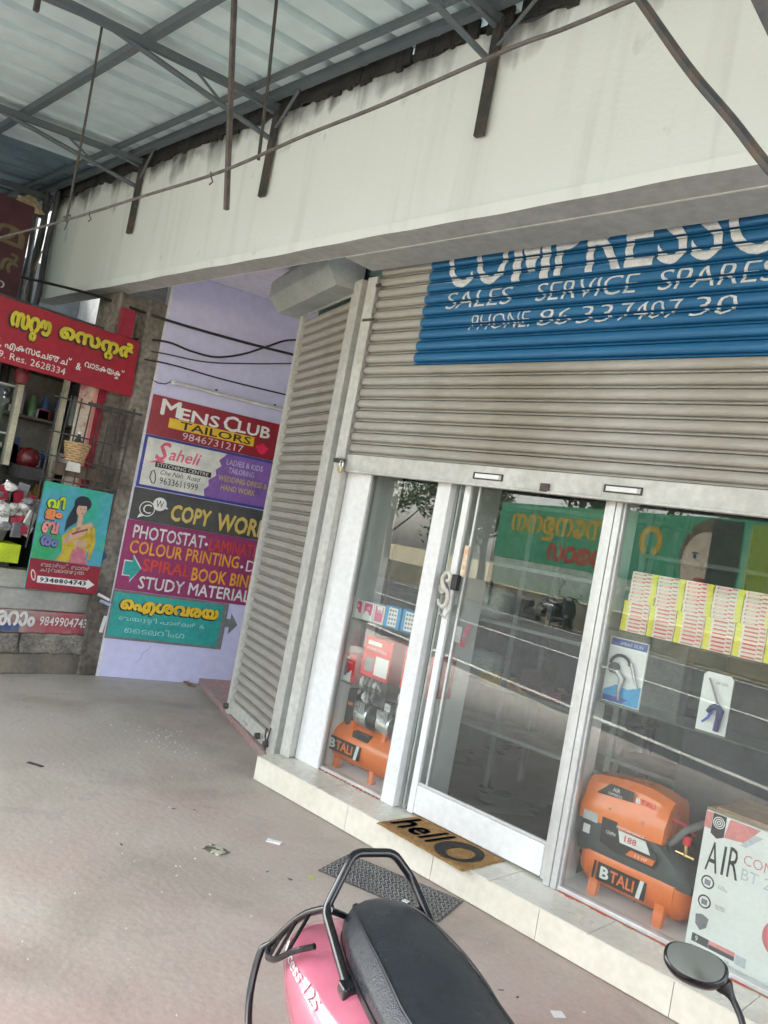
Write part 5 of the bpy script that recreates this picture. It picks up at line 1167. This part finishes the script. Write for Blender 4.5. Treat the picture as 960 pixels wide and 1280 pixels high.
# flat lettering on the pile: built in x-z then laid down
for s_, a, w2_, h2_, z in (('h', .035, .075, .20, .065), ('e', .130, .075, .125, .075), ('l', .222, .028, .20, .075), ('l', .268, .028, .20, .075)):
    o = letters(t, s_, a, z, w2_, h2_, inkm, y=0, bold=.04, shear=.12)
    for v in o.data.vertices: v.co = Vector((v.co.x, v.co.z, .0118))
    md = o.data; md.flip_normals() if md.polygons[0].normal.z < 0 else None
mb = MB(); n_ = 36
for i in range(n_):
    a0_, a1_ = 2*math.pi*i/n_, 2*math.pi*(i+1)/n_
    def pp(a, ro): 
        X_ = .425+(.115 if ro else .062)*math.cos(a)+(0 if ro else .018); Y_ = .155+(.135 if ro else .085)*math.sin(a)+(0 if ro else -.012); return (X_, Y_, .0118)
    mb.quad(pp(a0_,1),pp(a1_,1),pp(a1_,0),pp(a0_,0))
mb.build('lettering', inkm, t, recalc=False)
# rubber mat with a knobbly pattern
t = thing('rubber_mat', 'dark grey patterned rubber mat on the floor behind the scooter', 'mat', (-2.632, 2.70, .001), R(16))
rmat = mat('dusty_grey_rubber', (.105,.10,.095), .85, col2=(.075,.072,.07), scale=8, fine=.12)
MB().box(0, .62, 0, .285, 0, .006).build('mat_base', rmat, t, bevel=.002)
kb = MB()
for i in range(30):
    for j in range(14):
        x_ = .012+i*.0205+(.006 if j % 2 else 0); y_ = .012+j*.0195; a_ = .6 if (i+j) % 2 else -.6
        c_, s_ = math.cos(a_)*.009, math.sin(a_)*.009; w2_ = .0032
        kb.add([(x_-c_-s_*.35,y_-s_+c_*.35,.006),(x_+c_-s_*.35,y_+s_+c_*.35,.006),(x_+c_+s_*.35,y_+s_-c_*.35,.006),(x_-c_+s_*.35,y_-s_-c_*.35,.006),(x_-c_*.7,y_-s_*.7,.0115),(x_+c_*.7,y_+s_*.7,.0115)], [(0,1,5,4),(2,3,4,5),(1,2,5),(3,0,4)])
tag(kb.build('raised_ribs', mat('pale_worn_rubber', (.20,.195,.185), .8, fine=.1), t), kind='stuff')
def litter(name, label, cat, pts, h_, M, loc, rz):
    mb = MB(); n_ = len(pts); z = [h_*(.3+.7*abs(math.sin(i*1.9))) for i in range(n_)]
    mb.add([(x, y, .001) for x, y in pts]+[(x*.97, y*.97, z[i]) for i, (x, y) in enumerate(pts)]+[(0,0,h_*.8)], [(i,(i+1)%n_,n_+(i+1)%n_,n_+i) for i in range(n_)]+[(n_+i,n_+(i+1)%n_,2*n_) for i in range(n_)])
    o = mb.build(name, M); o.location = loc; o.rotation_euler = (0,0,rz); return tag(o, label, cat)
litter('torn_packet', 'small torn black and silver packet lying on the bare floor in front of the step', 'packet', [(-.055,-.035),(.05,-.04),(.065,.03),(.01,.045),(-.05,.035)], .010, mat('foil_packet', (.10,.10,.09), .4, col2=(.55,.53,.40), scale=38, mix=(.47,.55)), (-2.996,2.368,0), R(20))
litter('paper_scrap', 'small white folded paper on the floor left of the rubber mat', 'paper', [(-.038,-.014),(.036,-.018),(.040,.012),(-.036,.018)], .012, paper, (-2.968,2.70,0), R(38))
litter('paper_scrap', 'white paper scrap on the reddish floor near the scooter mirror', 'paper', [(-.026,-.02),(.022,-.022),(.026,.018),(-.02,.02)], .003, paper, (-1.377,2.769,0), R(60))
litter('paper_scrap', 'tiny white paper on the edge of the rubber mat', 'paper', [(-.016,-.014),(.016,-.012),(.014,.014),(-.014,.012)], .004, paper, (-2.22,2.86,.012), R(10))
litter('leaf_scrap', 'tiny yellow green scrap beside the rubber mat corner', 'scrap', [(-.016,-.008),(.014,-.012),(.018,.008),(-.010,.012)], .004, mat('yellow_leaf', (.60,.60,.12), .7), (-2.60,2.63,0), R(40))
litter('dark_scrap', 'dark strip of rubbish on the floor at the far left', 'scrap', [(-.05,-.008),(.05,-.012),(.055,.008),(-.045,.014)], .008, dark_steel, (-4.285,2.045,0), R(30))
for i, (x_, y_, s_) in enumerate(((-2.72,2.47,.03),(-2.62,2.52,.035),(-1.62,2.66,.03),(-1.58,2.70,.028),(-1.52,2.72,.025),(-3.5,2.45,.03),(-3.45,2.55,.025),(-3.2,2.0,.03))):
    tag(litter('dirt_stain', '', '', [(.6*s_*math.cos(a)*random.uniform(.3,1.2), .6*s_*.5*math.sin(a)*random.uniform(.3,1.2)) for a in [k*.7 for k in range(9)]], .0012, mat('black_muck', (.13,.11,.10), .9), (x_,y_,0), random.uniform(0,3)), 'small dark fleck of dirt stuck to the walkway floor', 'dirt', 'dark dirt flecks on the floor')
peb = MB(); rng = random.Random(11)
for i in range(210):
    x_, y_ = rng.uniform(-6.0,-.4), rng.uniform(1.1,3.1)
    if y_ > 3.1: continue
    s_ = rng.uniform(.0025,.0075); c_ = rng.uniform(0,6.28)
    if i < 60: x_, y_, = rng.gauss(-4.55,.22), rng.gauss(3.0,.12)
    peb.add([(x_+s_*math.cos(c_+k*1.57), y_+s_*math.sin(c_+k*1.57)*.8, .0005) for k in range(4)]+[(x_,y_,s_*.8)], [(0,1,4),(1,2,4),(2,3,4),(3,0,4)])
tag(peb.build('grit', mat('pale_grit', (.62,.60,.54), .9)), 'scattered pale grit and paper crumbs on the walkway floor', 'grit', kind='stuff')
tag(MB().tube([(0,0,0),(.07,.01,.008),(.13,-.01,.004),(.19,.02,.002)], [.006,.012,.010,.004], 6).build('dry_leaves', mat('dry_leaf', (.22,.12,.05), .9), loc=(-6.03,4.06,.008)), 'dry brown leaves swept against the foot of the lilac wall', 'leaves')
t = thing('rolled_papers', 'white and blue rolled papers stuck between the step and the lilac wall', 'papers', (-6.2, 3.30, .62)); MB().tube([(-.02,-.08,.07),(.0,.02,.03)], .012, 8).build('roll', paper, t, smooth=True); MB().tube([(.0,-.06,.02),(.02,.03,-.01)], .013, 8).build('roll', mat('pale_blue_paper', (.45,.50,.66), .6), t, smooth=True); MB().bar((.03,.0,-.10),(.015,-.01,-.24),.03,.006).build('strip', white_p, t)
# blue spray mark on the pier
sp_ = MB().poly([(-6.255, 3.2+.045*math.cos(a)*(1+.4*math.sin(3*a)), .99+.05*math.sin(a)*(1+.3*math.cos(5*a))) for a in [k*.35 for k in range(18)]]).build('paint_splash', mat('blue_splash', (.05,.10,.25), .8), recalc=False); tag(sp_, 'blue paint splash on the concrete pier beside the poster', 'paint mark')
# ================================================================ SCOOTER (built at 1:1 then placed; local x forward, y left)
S = .85
sc = thing('scooter', 'pink scooter with black seat, tubular grab rail and side guard parked in the foreground', 'scooter', (-1.068, 1.488, 0), R(-22))
sc.scale = (S, S, S)
pinkm = mat('metallic_pink_body', (.60,.17,.24), .26, .1, col2=(.55,.15,.215), scale=2, fine=.02, coat=.7)
seatm = mat('black_seat_vinyl', (.024,.030,.036), .24, col2=(.034,.040,.046), scale=5, bump=.2, bscale=240, mix=(.3,.8))
def ring(x, yc, hw, z0, z1, n_=20, p=2.6, ztop=None):
    out = []
    for k in range(n_):
        a = 2*math.pi*k/n_; c_, s_ = math.cos(a), math.sin(a)
        out.append((x, yc+hw*math.copysign(abs(c_)**(2/p), c_), (z0+z1)/2+(z1-z0)/2*math.copysign(abs(s_)**(2/p), s_)))
    return out
# rear body
body = MB().loft([ring(-.485,0,.12,.575,.63), ring(-.465,0,.19,.535,.668), ring(-.41,0,.235,.49,.688), ring(-.30,0,.255,.43,.698), ring(-.12,0,.262,.37,.702), ring(.08,0,.250,.33,.70), ring(.26,0,.21,.32,.69), ring(.40,0,.15,.32,.66), ring(.47,0,.10,.33,.60)])
body.build('rear_body', pinkm, sc, smooth=True, ang=1.2)
# seat: raised rear pad with sharp side facet
def seat_ring(x, hw, zt, zb_, kf=.80):
    return [(x,-hw*.96,zb_),(x,-hw,zb_+.02),(x,-hw*1.0,zb_+(zt-zb_)*.45),(x,-hw*kf,zt-.010),(x,-hw*kf*.6,zt+.004),(x,0,zt+.010),(x,hw*kf*.6,zt+.004),(x,hw*kf,zt-.010),(x,hw*1.0,zb_+(zt-zb_)*.45),(x,hw,zb_+.02),(x,hw*.96,zb_)]
sd2 = [(-.345,.035,.765,.715),(-.335,.075,.782,.705),(-.30,.112,.795,.70),(-.24,.132,.802,.695),(-.15,.148,.803,.69),(-.02,.162,.798,.69),(.08,.168,.785,.685),(.16,.168,.77,.68),(.26,.160,.765,.675),(.36,.14,.765,.675),(.44,.105,.762,.675),(.49,.06,.75,.675)]
so2 = MB().loft([seat_ring(*q) for q in sd2]).build('seat', seatm, sc, smooth=True, ang=.95)
sb2 = so2.modifiers.new('bevel','BEVEL'); sb2.width = .010; sb2.segments = 3; sb2.limit_method = 'ANGLE'; sb2.angle_limit = R(28)
MB().loft([[(x,-hw*1.01,zb_-.006),(x,-hw*1.01,zb_+.012),(x,hw*1.01,zb_+.012),(x,hw*1.01,zb_-.006)] for x, hw, zt, zb_ in sd2]).build('seat_trim', black, sc)
pip = [(x,-hw*.80,zt-.0085) for x, hw, zt, zb_ in sd2[1:]]; tubem = mat('gloss_black_tube', (.012,.012,.014), .18, coat=.5)
def smooth_path(P, k=6):
    P = [Vector(p) for p in P]; out = []
    for i in range(len(P)-1):
        a, b2, c_, d_ = P[max(i-1,0)], P[i], P[i+1], P[min(i+2,len(P)-1)]
        for j in range(k):
            t_ = j/k; out.append(.5*((2*b2)+(-a+c_)*t_+(2*a-5*b2+4*c_-d_)*t_*t_+(-a+3*b2-3*c_+d_)*t_**3))
    return out+[P[-1]]
for q_ in (pip, [(a,-b2,c_) for a,b2,c_ in pip]): MB().tube(smooth_path(q_, 4), .0028, 6).build('seat_piping', black, sc, smooth=True)
# grab rail: rises behind the seat
def fillet(P, r_=.028, k=4):
    P = [Vector(p) for p in P]; out = [P[0]]
    for a, b2, c_ in zip(P, P[1:], P[2:]):
        d1, d2 = (a-b2).normalized(), (c_-b2).normalized(); r1 = min(r_, (a-b2).length*.45, (c_-b2).length*.45)
        for j in range(k+1):
            t_ = j/k; out.append((1-t_)**2*(b2+d1*r1)+2*t_*(1-t_)*b2+t_*t_*(b2+d2*r1))
    return out+[P[-1]]
gr_ = fillet([(-.080,-.168,.672),(-.315,-.168,.768),(-.368,-.085,.912),(-.372,.050,.912),(-.350,.118,.842),(-.19,.168,.705),(-.05,.175,.665)])
MB().tube(gr_, .0135, 12).build('grab_rail', tubem, sc, smooth=True)
MB().box(-.105,-.055,-.192,-.152,.655,.692).build('rail_mount', tubem, sc, bevel=.006); MB().box(-.075,-.02,.16,.205,.632,.672).build('rail_mount', tubem, sc, bevel=.006)
MB().tube([(-.30,-.160,.775),(-.345,-.05,.72),(-.345,.05,.72),(-.30,.15,.775)], .010, 8).build('rail_brace', tubem, sc, smooth=True)
MB().box(-.36,-.32,-.07,.07,.69,.72).build('rail_plate', tubem, sc, bevel=.004)
# side guard on the right and left: outer loop and ribs
for sgn in (-1, 1):
    outer = smooth_path([(-.315,-sgn*.155*-1 if False else sgn*.150,.775),(-.415,sgn*.195,.70),(-.485,sgn*.245,.585),(-.50,sgn*.272,.545),(-.45,sgn*.295,.42),(-.30,sgn*.305,.33),(-.05,sgn*.295,.30),(.10,sgn*.235,.30)])
    MB().tube(outer, .0115, 10).build('side_guard', tubem, sc, smooth=True)
    inner_ = smooth_path([(-.485,sgn*.252,.575),(-.43,sgn*.272,.575),(-.36,sgn*.275,.605),(-.30,sgn*.250,.66),(-.25,sgn*.21,.70)])
    MB().tube(inner_, .009, 8).build('side_guard', tubem, sc, smooth=True)
    MB().tube([(-.425,sgn*.203,.685),(-.37,sgn*.274,.60)], .006, 6).build('guard_rib', tubem, sc); MB().tube([(-.385,sgn*.185,.718),(-.32,sgn*.262,.64)], .006, 6).build('guard_rib', tubem, sc); MB().tube([(-.46,sgn*.222,.635),(-.42,sgn*.273,.577)], .006, 6).build('guard_rib', tubem, sc)
# silver side lettering on both flanks follows the body
flk = mat('silver_badge', (.72,.72,.70), .3, .4)
for sgn in (-1, 1):
    e = bpy.data.objects.new('badge_carrier', None)
    V, F = layout('Access 125', .015, 3); lo, hi = min(p[0] for p in V), max(p[0] for p in V)
    def surf(u_, v_):   # along body, height
        x = (-.43+u_*.33) if sgn < 0 else (-.10-u_*.33); z = .612+.036*v_
        hw = 0
        secs = [(-.485,.12,.575,.63),(-.465,.19,.535,.668),(-.41,.235,.49,.688),(-.30,.255,.43,.698),(-.12,.262,.37,.702),(.08,.250,.33,.70)]
        for (xa, wa, a0_, a1_), (xb2, wb, b0_, b1_) in zip(secs, secs[1:]):
            if xa <= x <= xb2:
                t_ = (x-xa)/(xb2-xa); w_, z0_, z1_ = wa+(wb-wa)*t_, a0_+(b0_-a0_)*t_, a1_+(b1_-a1_)*t_
                s_ = min(.98, abs(z-(z0_+z1_)/2)/((z1_-z0_)/2)); hw = w_*(1-s_**2.6)**(1/2.6)
        return (x, sgn*(hw+.002), z)
    me = bpy.data.meshes.new('badge_lettering'); me.from_pydata([surf((a-lo)/(hi-lo), b2+.2*a*0) for a, b2 in V], [], F); me.materials.append(flk)
    o = bpy.data.objects.new('badge_lettering', me); COL.objects.link(o); o.parent = sc; bpy.data.objects.remove(e)
TURN = R(10); ct_, st2_ = math.cos(TURN), math.sin(TURN)
# tail lamp, number plate, mudguard
MB().loft([ring(-.475,0,.03,.60,.63), ring(-.480,0,.07,.575,.645), ring(-.44,0,.11,.565,.66)]).build('tail_lamp', mat('red_lamp_lens', (.5,.01,.01), .12, coat=.8), sc, smooth=True)
MB().box(-.50,-.49,-.10,.10,.36,.46).build('number_plate', white_p, sc, bevel=.003); MB().prism([(-.49,.37),(-.30,.44),(-.28,.41),(-.46,.30)], -.08,.08,'y').build('rear_mudguard', black, sc, bevel=.006)
def wheel(cx, r_=.215):
    MB().lathe([(r_*.62,-.035),(r_*.80,-.048),(r_*.94,-.042),(r_,-.018),(r_,.018),(r_*.94,.042),(r_*.80,.048),(r_*.62,.035)], (cx,0,r_), 'y', 36).build('tyre', rubber, sc, smooth=True)
    wo = MB().lathe([(.0,-.03),(.04,-.03),(.045,-.02),(r_*.5,-.015),(r_*.64,-.036),(r_*.66,0),(r_*.64,.036),(r_*.5,.015),(.045,.02),(.04,.03),(.0,.03)], (cx,0,r_), 'y', 30).build('rim', mat('grey_rim', (.30,.30,.31), .4, .6), sc, smooth=True)
wheel(-.12); wheel(1.13, .22)
MB().loft([ring(-.20,-.0,.06,.15,.27), ring(0,0,.08,.14,.30), ring(.30,0,.08,.16,.34), ring(.42,0,.05,.2,.3)]).build('engine', MATS['dark_grey_plastic'], sc, smooth=True)
MB().tube([(.30,-.14,.20),(.05,-.17,.20),(-.30,-.18,.24),(-.38,-.18,.26)], [.018,.03,.05,.045], 14).build('exhaust', mat('exhaust_black', (.05,.05,.055), .4, .5), sc, smooth=True)
# floorboard, front shield, column, handlebar
MB().box(.38,.86,-.16,.16,.285,.33).build('floorboard', pinkm, sc, bevel=.015); MB().box(.42,.84,-.15,.15,.33,.338).build('floor_mat', rubber, sc, bevel=.003)
MB().loft([[(.84,-.17,.30),(.90,-.19,.30),(.93,0,.30),(.90,.19,.30),(.84,.17,.30)],[(.86,-.20,.55),(.93,-.22,.55),(1.0,0,.55),(.93,.22,.55),(.86,.20,.55)],[(.82,-.17,.78),(.89,-.18,.79),(.97,0,.80),(.89,.18,.79),(.82,.17,.78)],[(.78,-.08,.90),(.83,-.09,.91),(.88,0,.92),(.83,.09,.91),(.78,.08,.90)]]).build('front_shield', pinkm, sc, smooth=True, ang=.9)
MB().loft([[(x,y,z) for x,y,z in q] for q in ([(1.35,-.02,.36),(1.35,.02,.36),(1.34,.02,.38),(1.34,-.02,.38)],[(1.25,-.07,.44),(1.25,.07,.44),(1.24,.06,.47),(1.24,-.06,.47)],[(1.10,-.08,.47),(1.10,.08,.47),(1.08,.07,.52),(1.08,-.07,.52)],[(.95,-.07,.42),(.95,.07,.42),(.96,.06,.50),(.96,-.06,.50)],[(.90,-.05,.30),(.90,.05,.30),(.92,.05,.36),(.92,-.05,.36)])]).build('front_mudguard', pinkm, sc, smooth=True)
for y in (-.06,.06): MB().tube([(1.13,y,.22),(1.0,y,.45),(.93,y*.6,.62)], .018, 8).build('fork', MATS['dark_grey_plastic'], sc, smooth=True)
MB().loft([ring(.66,0,.05,.92,.96), ring(.72,0,.12,.90,.99), ring(.80,0,.14,.89,1.0), ring(.88,0,.12,.88,.99), ring(.93,0,.07,.88,.95)]).build('handlebar_cover', pinkm, sc, smooth=True)
MB().loft([ring(.925,0,.05,.89,.95), ring(.945,0,.085,.87,.965), ring(.955,0,.06,.885,.95)]).build('headlight', mat('lamp_lens', (.75,.76,.78), .08, coat=1), sc, smooth=True)
for sgn in (-1, 1):
    MB().tube([(.80,sgn*.12,.94),(.76,sgn*.19,.950),(.74,sgn*.25,.945)], [.016,.015,.018], 10).build('grip', rubber, sc, smooth=True)
    MB().tube([(.80,sgn*.17,.935),(.775,sgn*.21,.925),(.765,sgn*.25,.925)], .007, 8).build('brake_lever', chrome, sc, smooth=True)
    # mirror
    mx_, my_ = (.618, .250) if sgn > 0 else (.97, -.276)
    st_ = smooth_path([(.80-.13*st2_*sgn, .13*ct_*sgn, .955),(.79-.16*st2_*sgn,.165*ct_*sgn,.985),(mx_+.115,my_+.030,.990),(mx_+.085,my_+.055,1.035),(mx_+.050,my_+.058,1.068),(mx_+.022,my_+.048,1.092)])
    msn = MB().tube(st_, [.0065]*(len(st_)-6)+[.008,.011,.016,.019,.017,.015], 10).build('mirror_stem', black, sc, smooth=True)
    # housing: oval, face turned to the rear and up towards the rider
    nrm = Vector((.36, -.50, .78)).normalized(); up = Vector((0,0,1)); uu = (up-nrm*up.dot(nrm)).normalized(); rr_ = uu.cross(nrm).normalized()
    cm2_ = Vector((mx_-.005, my_, 1.112))
    def oval(k, d_, n_=28):
        out = []
        for i in range(n_):
            a = 2*math.pi*i/n_; cx_, cz_ = math.cos(a), math.sin(a)
            px_ = .060*math.copysign(abs(cx_)**.80, cx_)*(1+.10*cz_); pz_ = .036*math.copysign(abs(cz_)**.85, cz_)
            out.append(cm2_+(rr_*px_+uu*pz_)*k+nrm*d_)
        return out
    MB().loft([oval(.97,.008), oval(1.04,.004), oval(1.06,-.006), oval(.95,-.022), oval(.65,-.034), oval(.3,-.040)]).build('mirror_housing', tubem, sc, smooth=True, ang=.9)
    MB().loft([oval(.93,.006), oval(.93,.0095)]).build('mirror_glass', mat('mirror_silver', (.88,.88,.86), .04, 1.0, fine=.0, var=.0), sc)
TURN = R(31); ct_, st2_ = math.cos(TURN), math.sin(TURN)
tyres = [c_ for c_ in sc.children if c_.name.startswith(('tyre', 'rim'))]
for ch in [c_ for c_ in sc.children if c_.name.split('.')[0] in ('front_mudguard','fork','handlebar_cover','headlight','grip','brake_lever')]+tyres[2:]:
    for v in ch.data.vertices: dx, dy = v.co.x-.80, v.co.y; v.co.x = .80+dx*ct_-dy*st2_; v.co.y = dx*st2_+dy*ct_
MB().tube([(.30,.12,.30),(.25,.22,.06),(.27,.26,.01)], .012, 8).build('side_stand', dark_steel, sc, smooth=True)

# ================================================================ ACROSS THE ROAD (seen in the glass)
def far(s_, d=9.6, z=0.0):
    p = roadpt(s_, d, 0); return Vector((p[0], p[1], z))
FR = RA
def farthing(name, label, cat, s_, d, z=-.12, rz=0, group=None): p = far(s_, d, z); return thing(name, label, cat, p, FR+R(180)+rz, group)
# from the far side looking back at the shops: local x runs to the viewer's right as seen from the shops when facing them
def frame_at(name, label, cat, s_, d, group=None, z=-.12):
    p = far(s_, d, z); return thing(name, label, cat, p, FR, group)
bw = frame_at('compound_wall', 'low cement compound wall across the road, seen in the window reflections', 'wall', 0, 9.9)
MB().box(-40, 30, -.2, 0, 0, .80).build('wall', mat('limewashed_block', (.55,.52,.42), .9, col2=(.38,.35,.27), scale=1.2, bump=.4), bw)
bb = frame_at('green_billboard', 'long green shop banner with yellow and red lettering across the road, seen in reflection', 'billboard', 0, 9.7)
gm = mat('banner_green', (.05,.40,.20), .5, col2=(.12,.50,.24), scale=.5); MB().box(-16.3, -3.6, -.12, -.04, 1.8, 3.75).build('banner', gm, bb)
MB().box(-16.2, -3.7, -.10, -.05, .85, 1.8).build('lower_sheet', mat('banner_pale_green', (.62,.76,.58), .6, col2=(.48,.62,.46), scale=.8), bb)
def bl_(items, x, z, w2_, h2_, M, bold=.03):
    if bold > .05: return thick(bb, items, x, z, w2_, h2_, M, -.035, .035, rev=True)
    # lettering faces the shops: local +y side
    V, F = layout(items, bold, 1); lo, hi = min(p[0] for p in V), max(p[0] for p in V); bo, to = min(p[1] for p in V), max(p[1] for p in V)
    me = bpy.data.meshes.new('lettering'); me.from_pydata([(x+w2_-(a-lo)/(hi-lo)*w2_, -.035, z+(b2-bo)/(to-bo)*h2_) for a, b2 in V], [], F); me.materials.append(M)
    o = bpy.data.objects.new('lettering', me); COL.objects.link(o); o.parent = bb
bl_(['ന','േ','ന','ഉ','ന','ന'], -15.5, 2.6, 4.7, .78, yel_p, .09); bl_(['റ'], -9.3, 2.6, .8, .75, yel_p, .10)
bl_(['ന','ര','ഠ','ഗ'], -13.3, 1.98, 2.9, .50, mat('banner_red', (.75,.06,.04), .5), .06)
bl_('Manufacturers of', -15.0, 1.30, 3.0, .26, white_p, .02); bl_('Wholesale', -11.3, 1.25, 1.8, .26, white_p, .02)
for x_ in (-16.25, -12.2, -8.4, -3.6): MB().bar((x_,-.16,0),(x_,-.16,3.9),.08,.08).build('banner_post', dark_steel, bb)
# generic painted face on the banner, plain shapes
def bf(pts, M, k): MB().poly([(x_, -.035+.002*k, z_) for x_, z_ in pts]).build('painted_shape', M, bb, recalc=False)
fx, fz = -7.0, 2.55
def el(cx, cz, rx_, rz_, M, k, n_=22): bf([(cx+rx_*math.cos(a), cz+rz_*math.sin(a)) for a in [2*math.pi*j/n_ for j in range(n_)]], M, k)
el(fx+.15, fz+.15, .95, 1.02, mat('banner_hair', (.20,.16,.09), .5), 1); el(fx, fz-.05, .72, .86, mat('banner_skin', (.85,.70,.50), .5), 2)
for s_ in (-.28, .28): el(fx+s_, fz+.15, .14, .06, white_p, 3); el(fx+s_, fz+.15, .055, .055, hair, 4); bf([(fx+s_-.11,fz+.22),(fx+s_+.11,fz+.22),(fx+s_+.09,fz+.26),(fx+s_-.09,fz+.26)], hair, 3)
el(fx, fz-.45, .22, .06, MATS['poster_lips'], 3); el(fx, fz-.12, .05, .14, MATS['poster_skin'], 3)
MB().box(-5.7, -3.7, -.038, -.034, 1.9, 3.65).build('lime_panel', mat('banner_lime', (.35,.50,.05), .5), bb)
MB().box(-6.85, -5.95, -.036, -.024, 1.85, 3.7).build('dark_panel', mat('dark_band_panel', (.05,.055,.05), .7, col2=(.09,.10,.08), scale=3), bb)  # added panel, stands in for a dark band across half the face
# verge rubble
vb = MB(); rng = random.Random(4)
for i in range(500):
    s_, d = rng.uniform(-26,14), rng.uniform(8.6,9.7); p = far(s_, d, -.13); r_ = rng.uniform(.02,.12)
    vb.add([(p.x+r_*math.cos(k*1.257+i), p.y+r_*math.sin(k*1.257+i), -.14) for k in range(5)]+[(p.x,p.y,-.14+r_*.8)], [(k,(k+1)%5,5) for k in range(5)])
tag(vb.build('verge_rubble', mat('verge_rubble', (.42,.38,.30), .9, col2=(.25,.2,.12), scale=2)), 'rubble and rubbish along the verge across the road', 'rubble', kind='stuff')
st = thing('block_pile', 'heap of cement blocks across the road, seen in the door glass', 'blocks', far(-14.3, 9.1, -.14), FR)
for i in range(5):
    for j in range(3):
        if i+j < 6: MB().box(i*.42+(.2 if j % 2 else 0), i*.42+.38+(.2 if j % 2 else 0), 0, .2, j*.21, j*.21+.19).build('block', conc, st, bevel=.006)
# trees
bark = mat('tree_bark', (.12,.09,.065), .95, col2=(.08,.06,.045), scale=8, bump=.6)
leaf = [mat('leaf_green', (.055,.11,.025), .55, col2=(.08,.13,.03), scale=2), mat('leaf_light_green', (.10,.15,.035), .55)]
def tree(label, s_, d, H_, R_, seed):
    rng = random.Random(seed); p = far(s_, d, -.14); t = thing('roadside_tree', label, 'tree', p, 0, 'trees across the road')
    tk = MB(); tk.tube([(0,0,0),(.05,.02,H_*.2),(-.03,.05,H_*.38),(.06,0,H_*.6)], [.20,.16,.13,.07], 9)
    tips = []
    for i in range(9):
        a = rng.uniform(0,6.28); z0_ = H_*rng.uniform(.3,.55); e = Vector((math.cos(a)*R_*rng.uniform(.4,.85), math.sin(a)*R_*rng.uniform(.4,.85), H_*rng.uniform(.55,.9)))
        b_ = Vector((0,0,z0_)); mid = (b_+e)/2+Vector((0,0,-.1)); tk.tube([b_, mid, e], [.06,.04,.015], 5); tips.append(e)
    tk.build('trunk', bark, t, smooth=True)
    lf = MB(); cl_ = [e+Vector([rng.gauss(0,.45) for _ in range(3)]) for e in tips for _ in range(5)]
    for c_ in cl_:
        rr2 = rng.uniform(.35,.75)
        for i in range(95):
            v = Vector([rng.gauss(0,1) for _ in range(3)]).normalized()*rr2*rng.uniform(.4,1.05); q_ = c_+v; s2 = rng.uniform(.06,.12)
            a = Vector([rng.gauss(0,1) for _ in range(3)]).normalized(); b2 = a.cross(Vector([rng.gauss(0,1) for _ in range(3)])).normalized()
            lf.add([q_-a*s2, q_+b2*s2*.45, q_+a*s2, q_-b2*s2*.45], [(0,1,2,3)], 0 if rng.random() < .7 else 1)
    lf.build('crown', leaf, t, recalc=False)
for i, (s_, d, H_, R_) in enumerate(((-18.6,10.9,5.2,2.0),(-22.5,11.5,6.0,2.4),(-14.2,12.0,6.3,2.2),(-7.5,13.5,7.0,2.6),(0,12.5,6.5,2.6),(-28,11.5,6.5,2.8))):
    tree(['leafy tree nearest the left end of the green banner','taller tree left of the banner across the road','tree rising behind the yellow lettering of the banner','tree behind the right part of the banner','tree beyond the right end of the banner','broad tree farthest left across the road'][i], s_, d, H_, R_, 20+i)
# parked dark scooter across the road
pk2 = copy_tree(sc); pk2.location = far(-11.6, 9.0, -.14); pk2.rotation_euler = (0,0,FR+R(10)); pk2.scale = (1,1,1)
tag(pk2, 'dark scooter parked on the verge across the road, seen in the door glass', 'scooter')
for ch in pk2.children:
    if any(s_.material == pinkm for s_ in ch.material_slots):
        ch.data = ch.data.copy(); ch.data.materials[0] = mat('black_scooter_paint', (.02,.02,.022), .25, coat=.6)
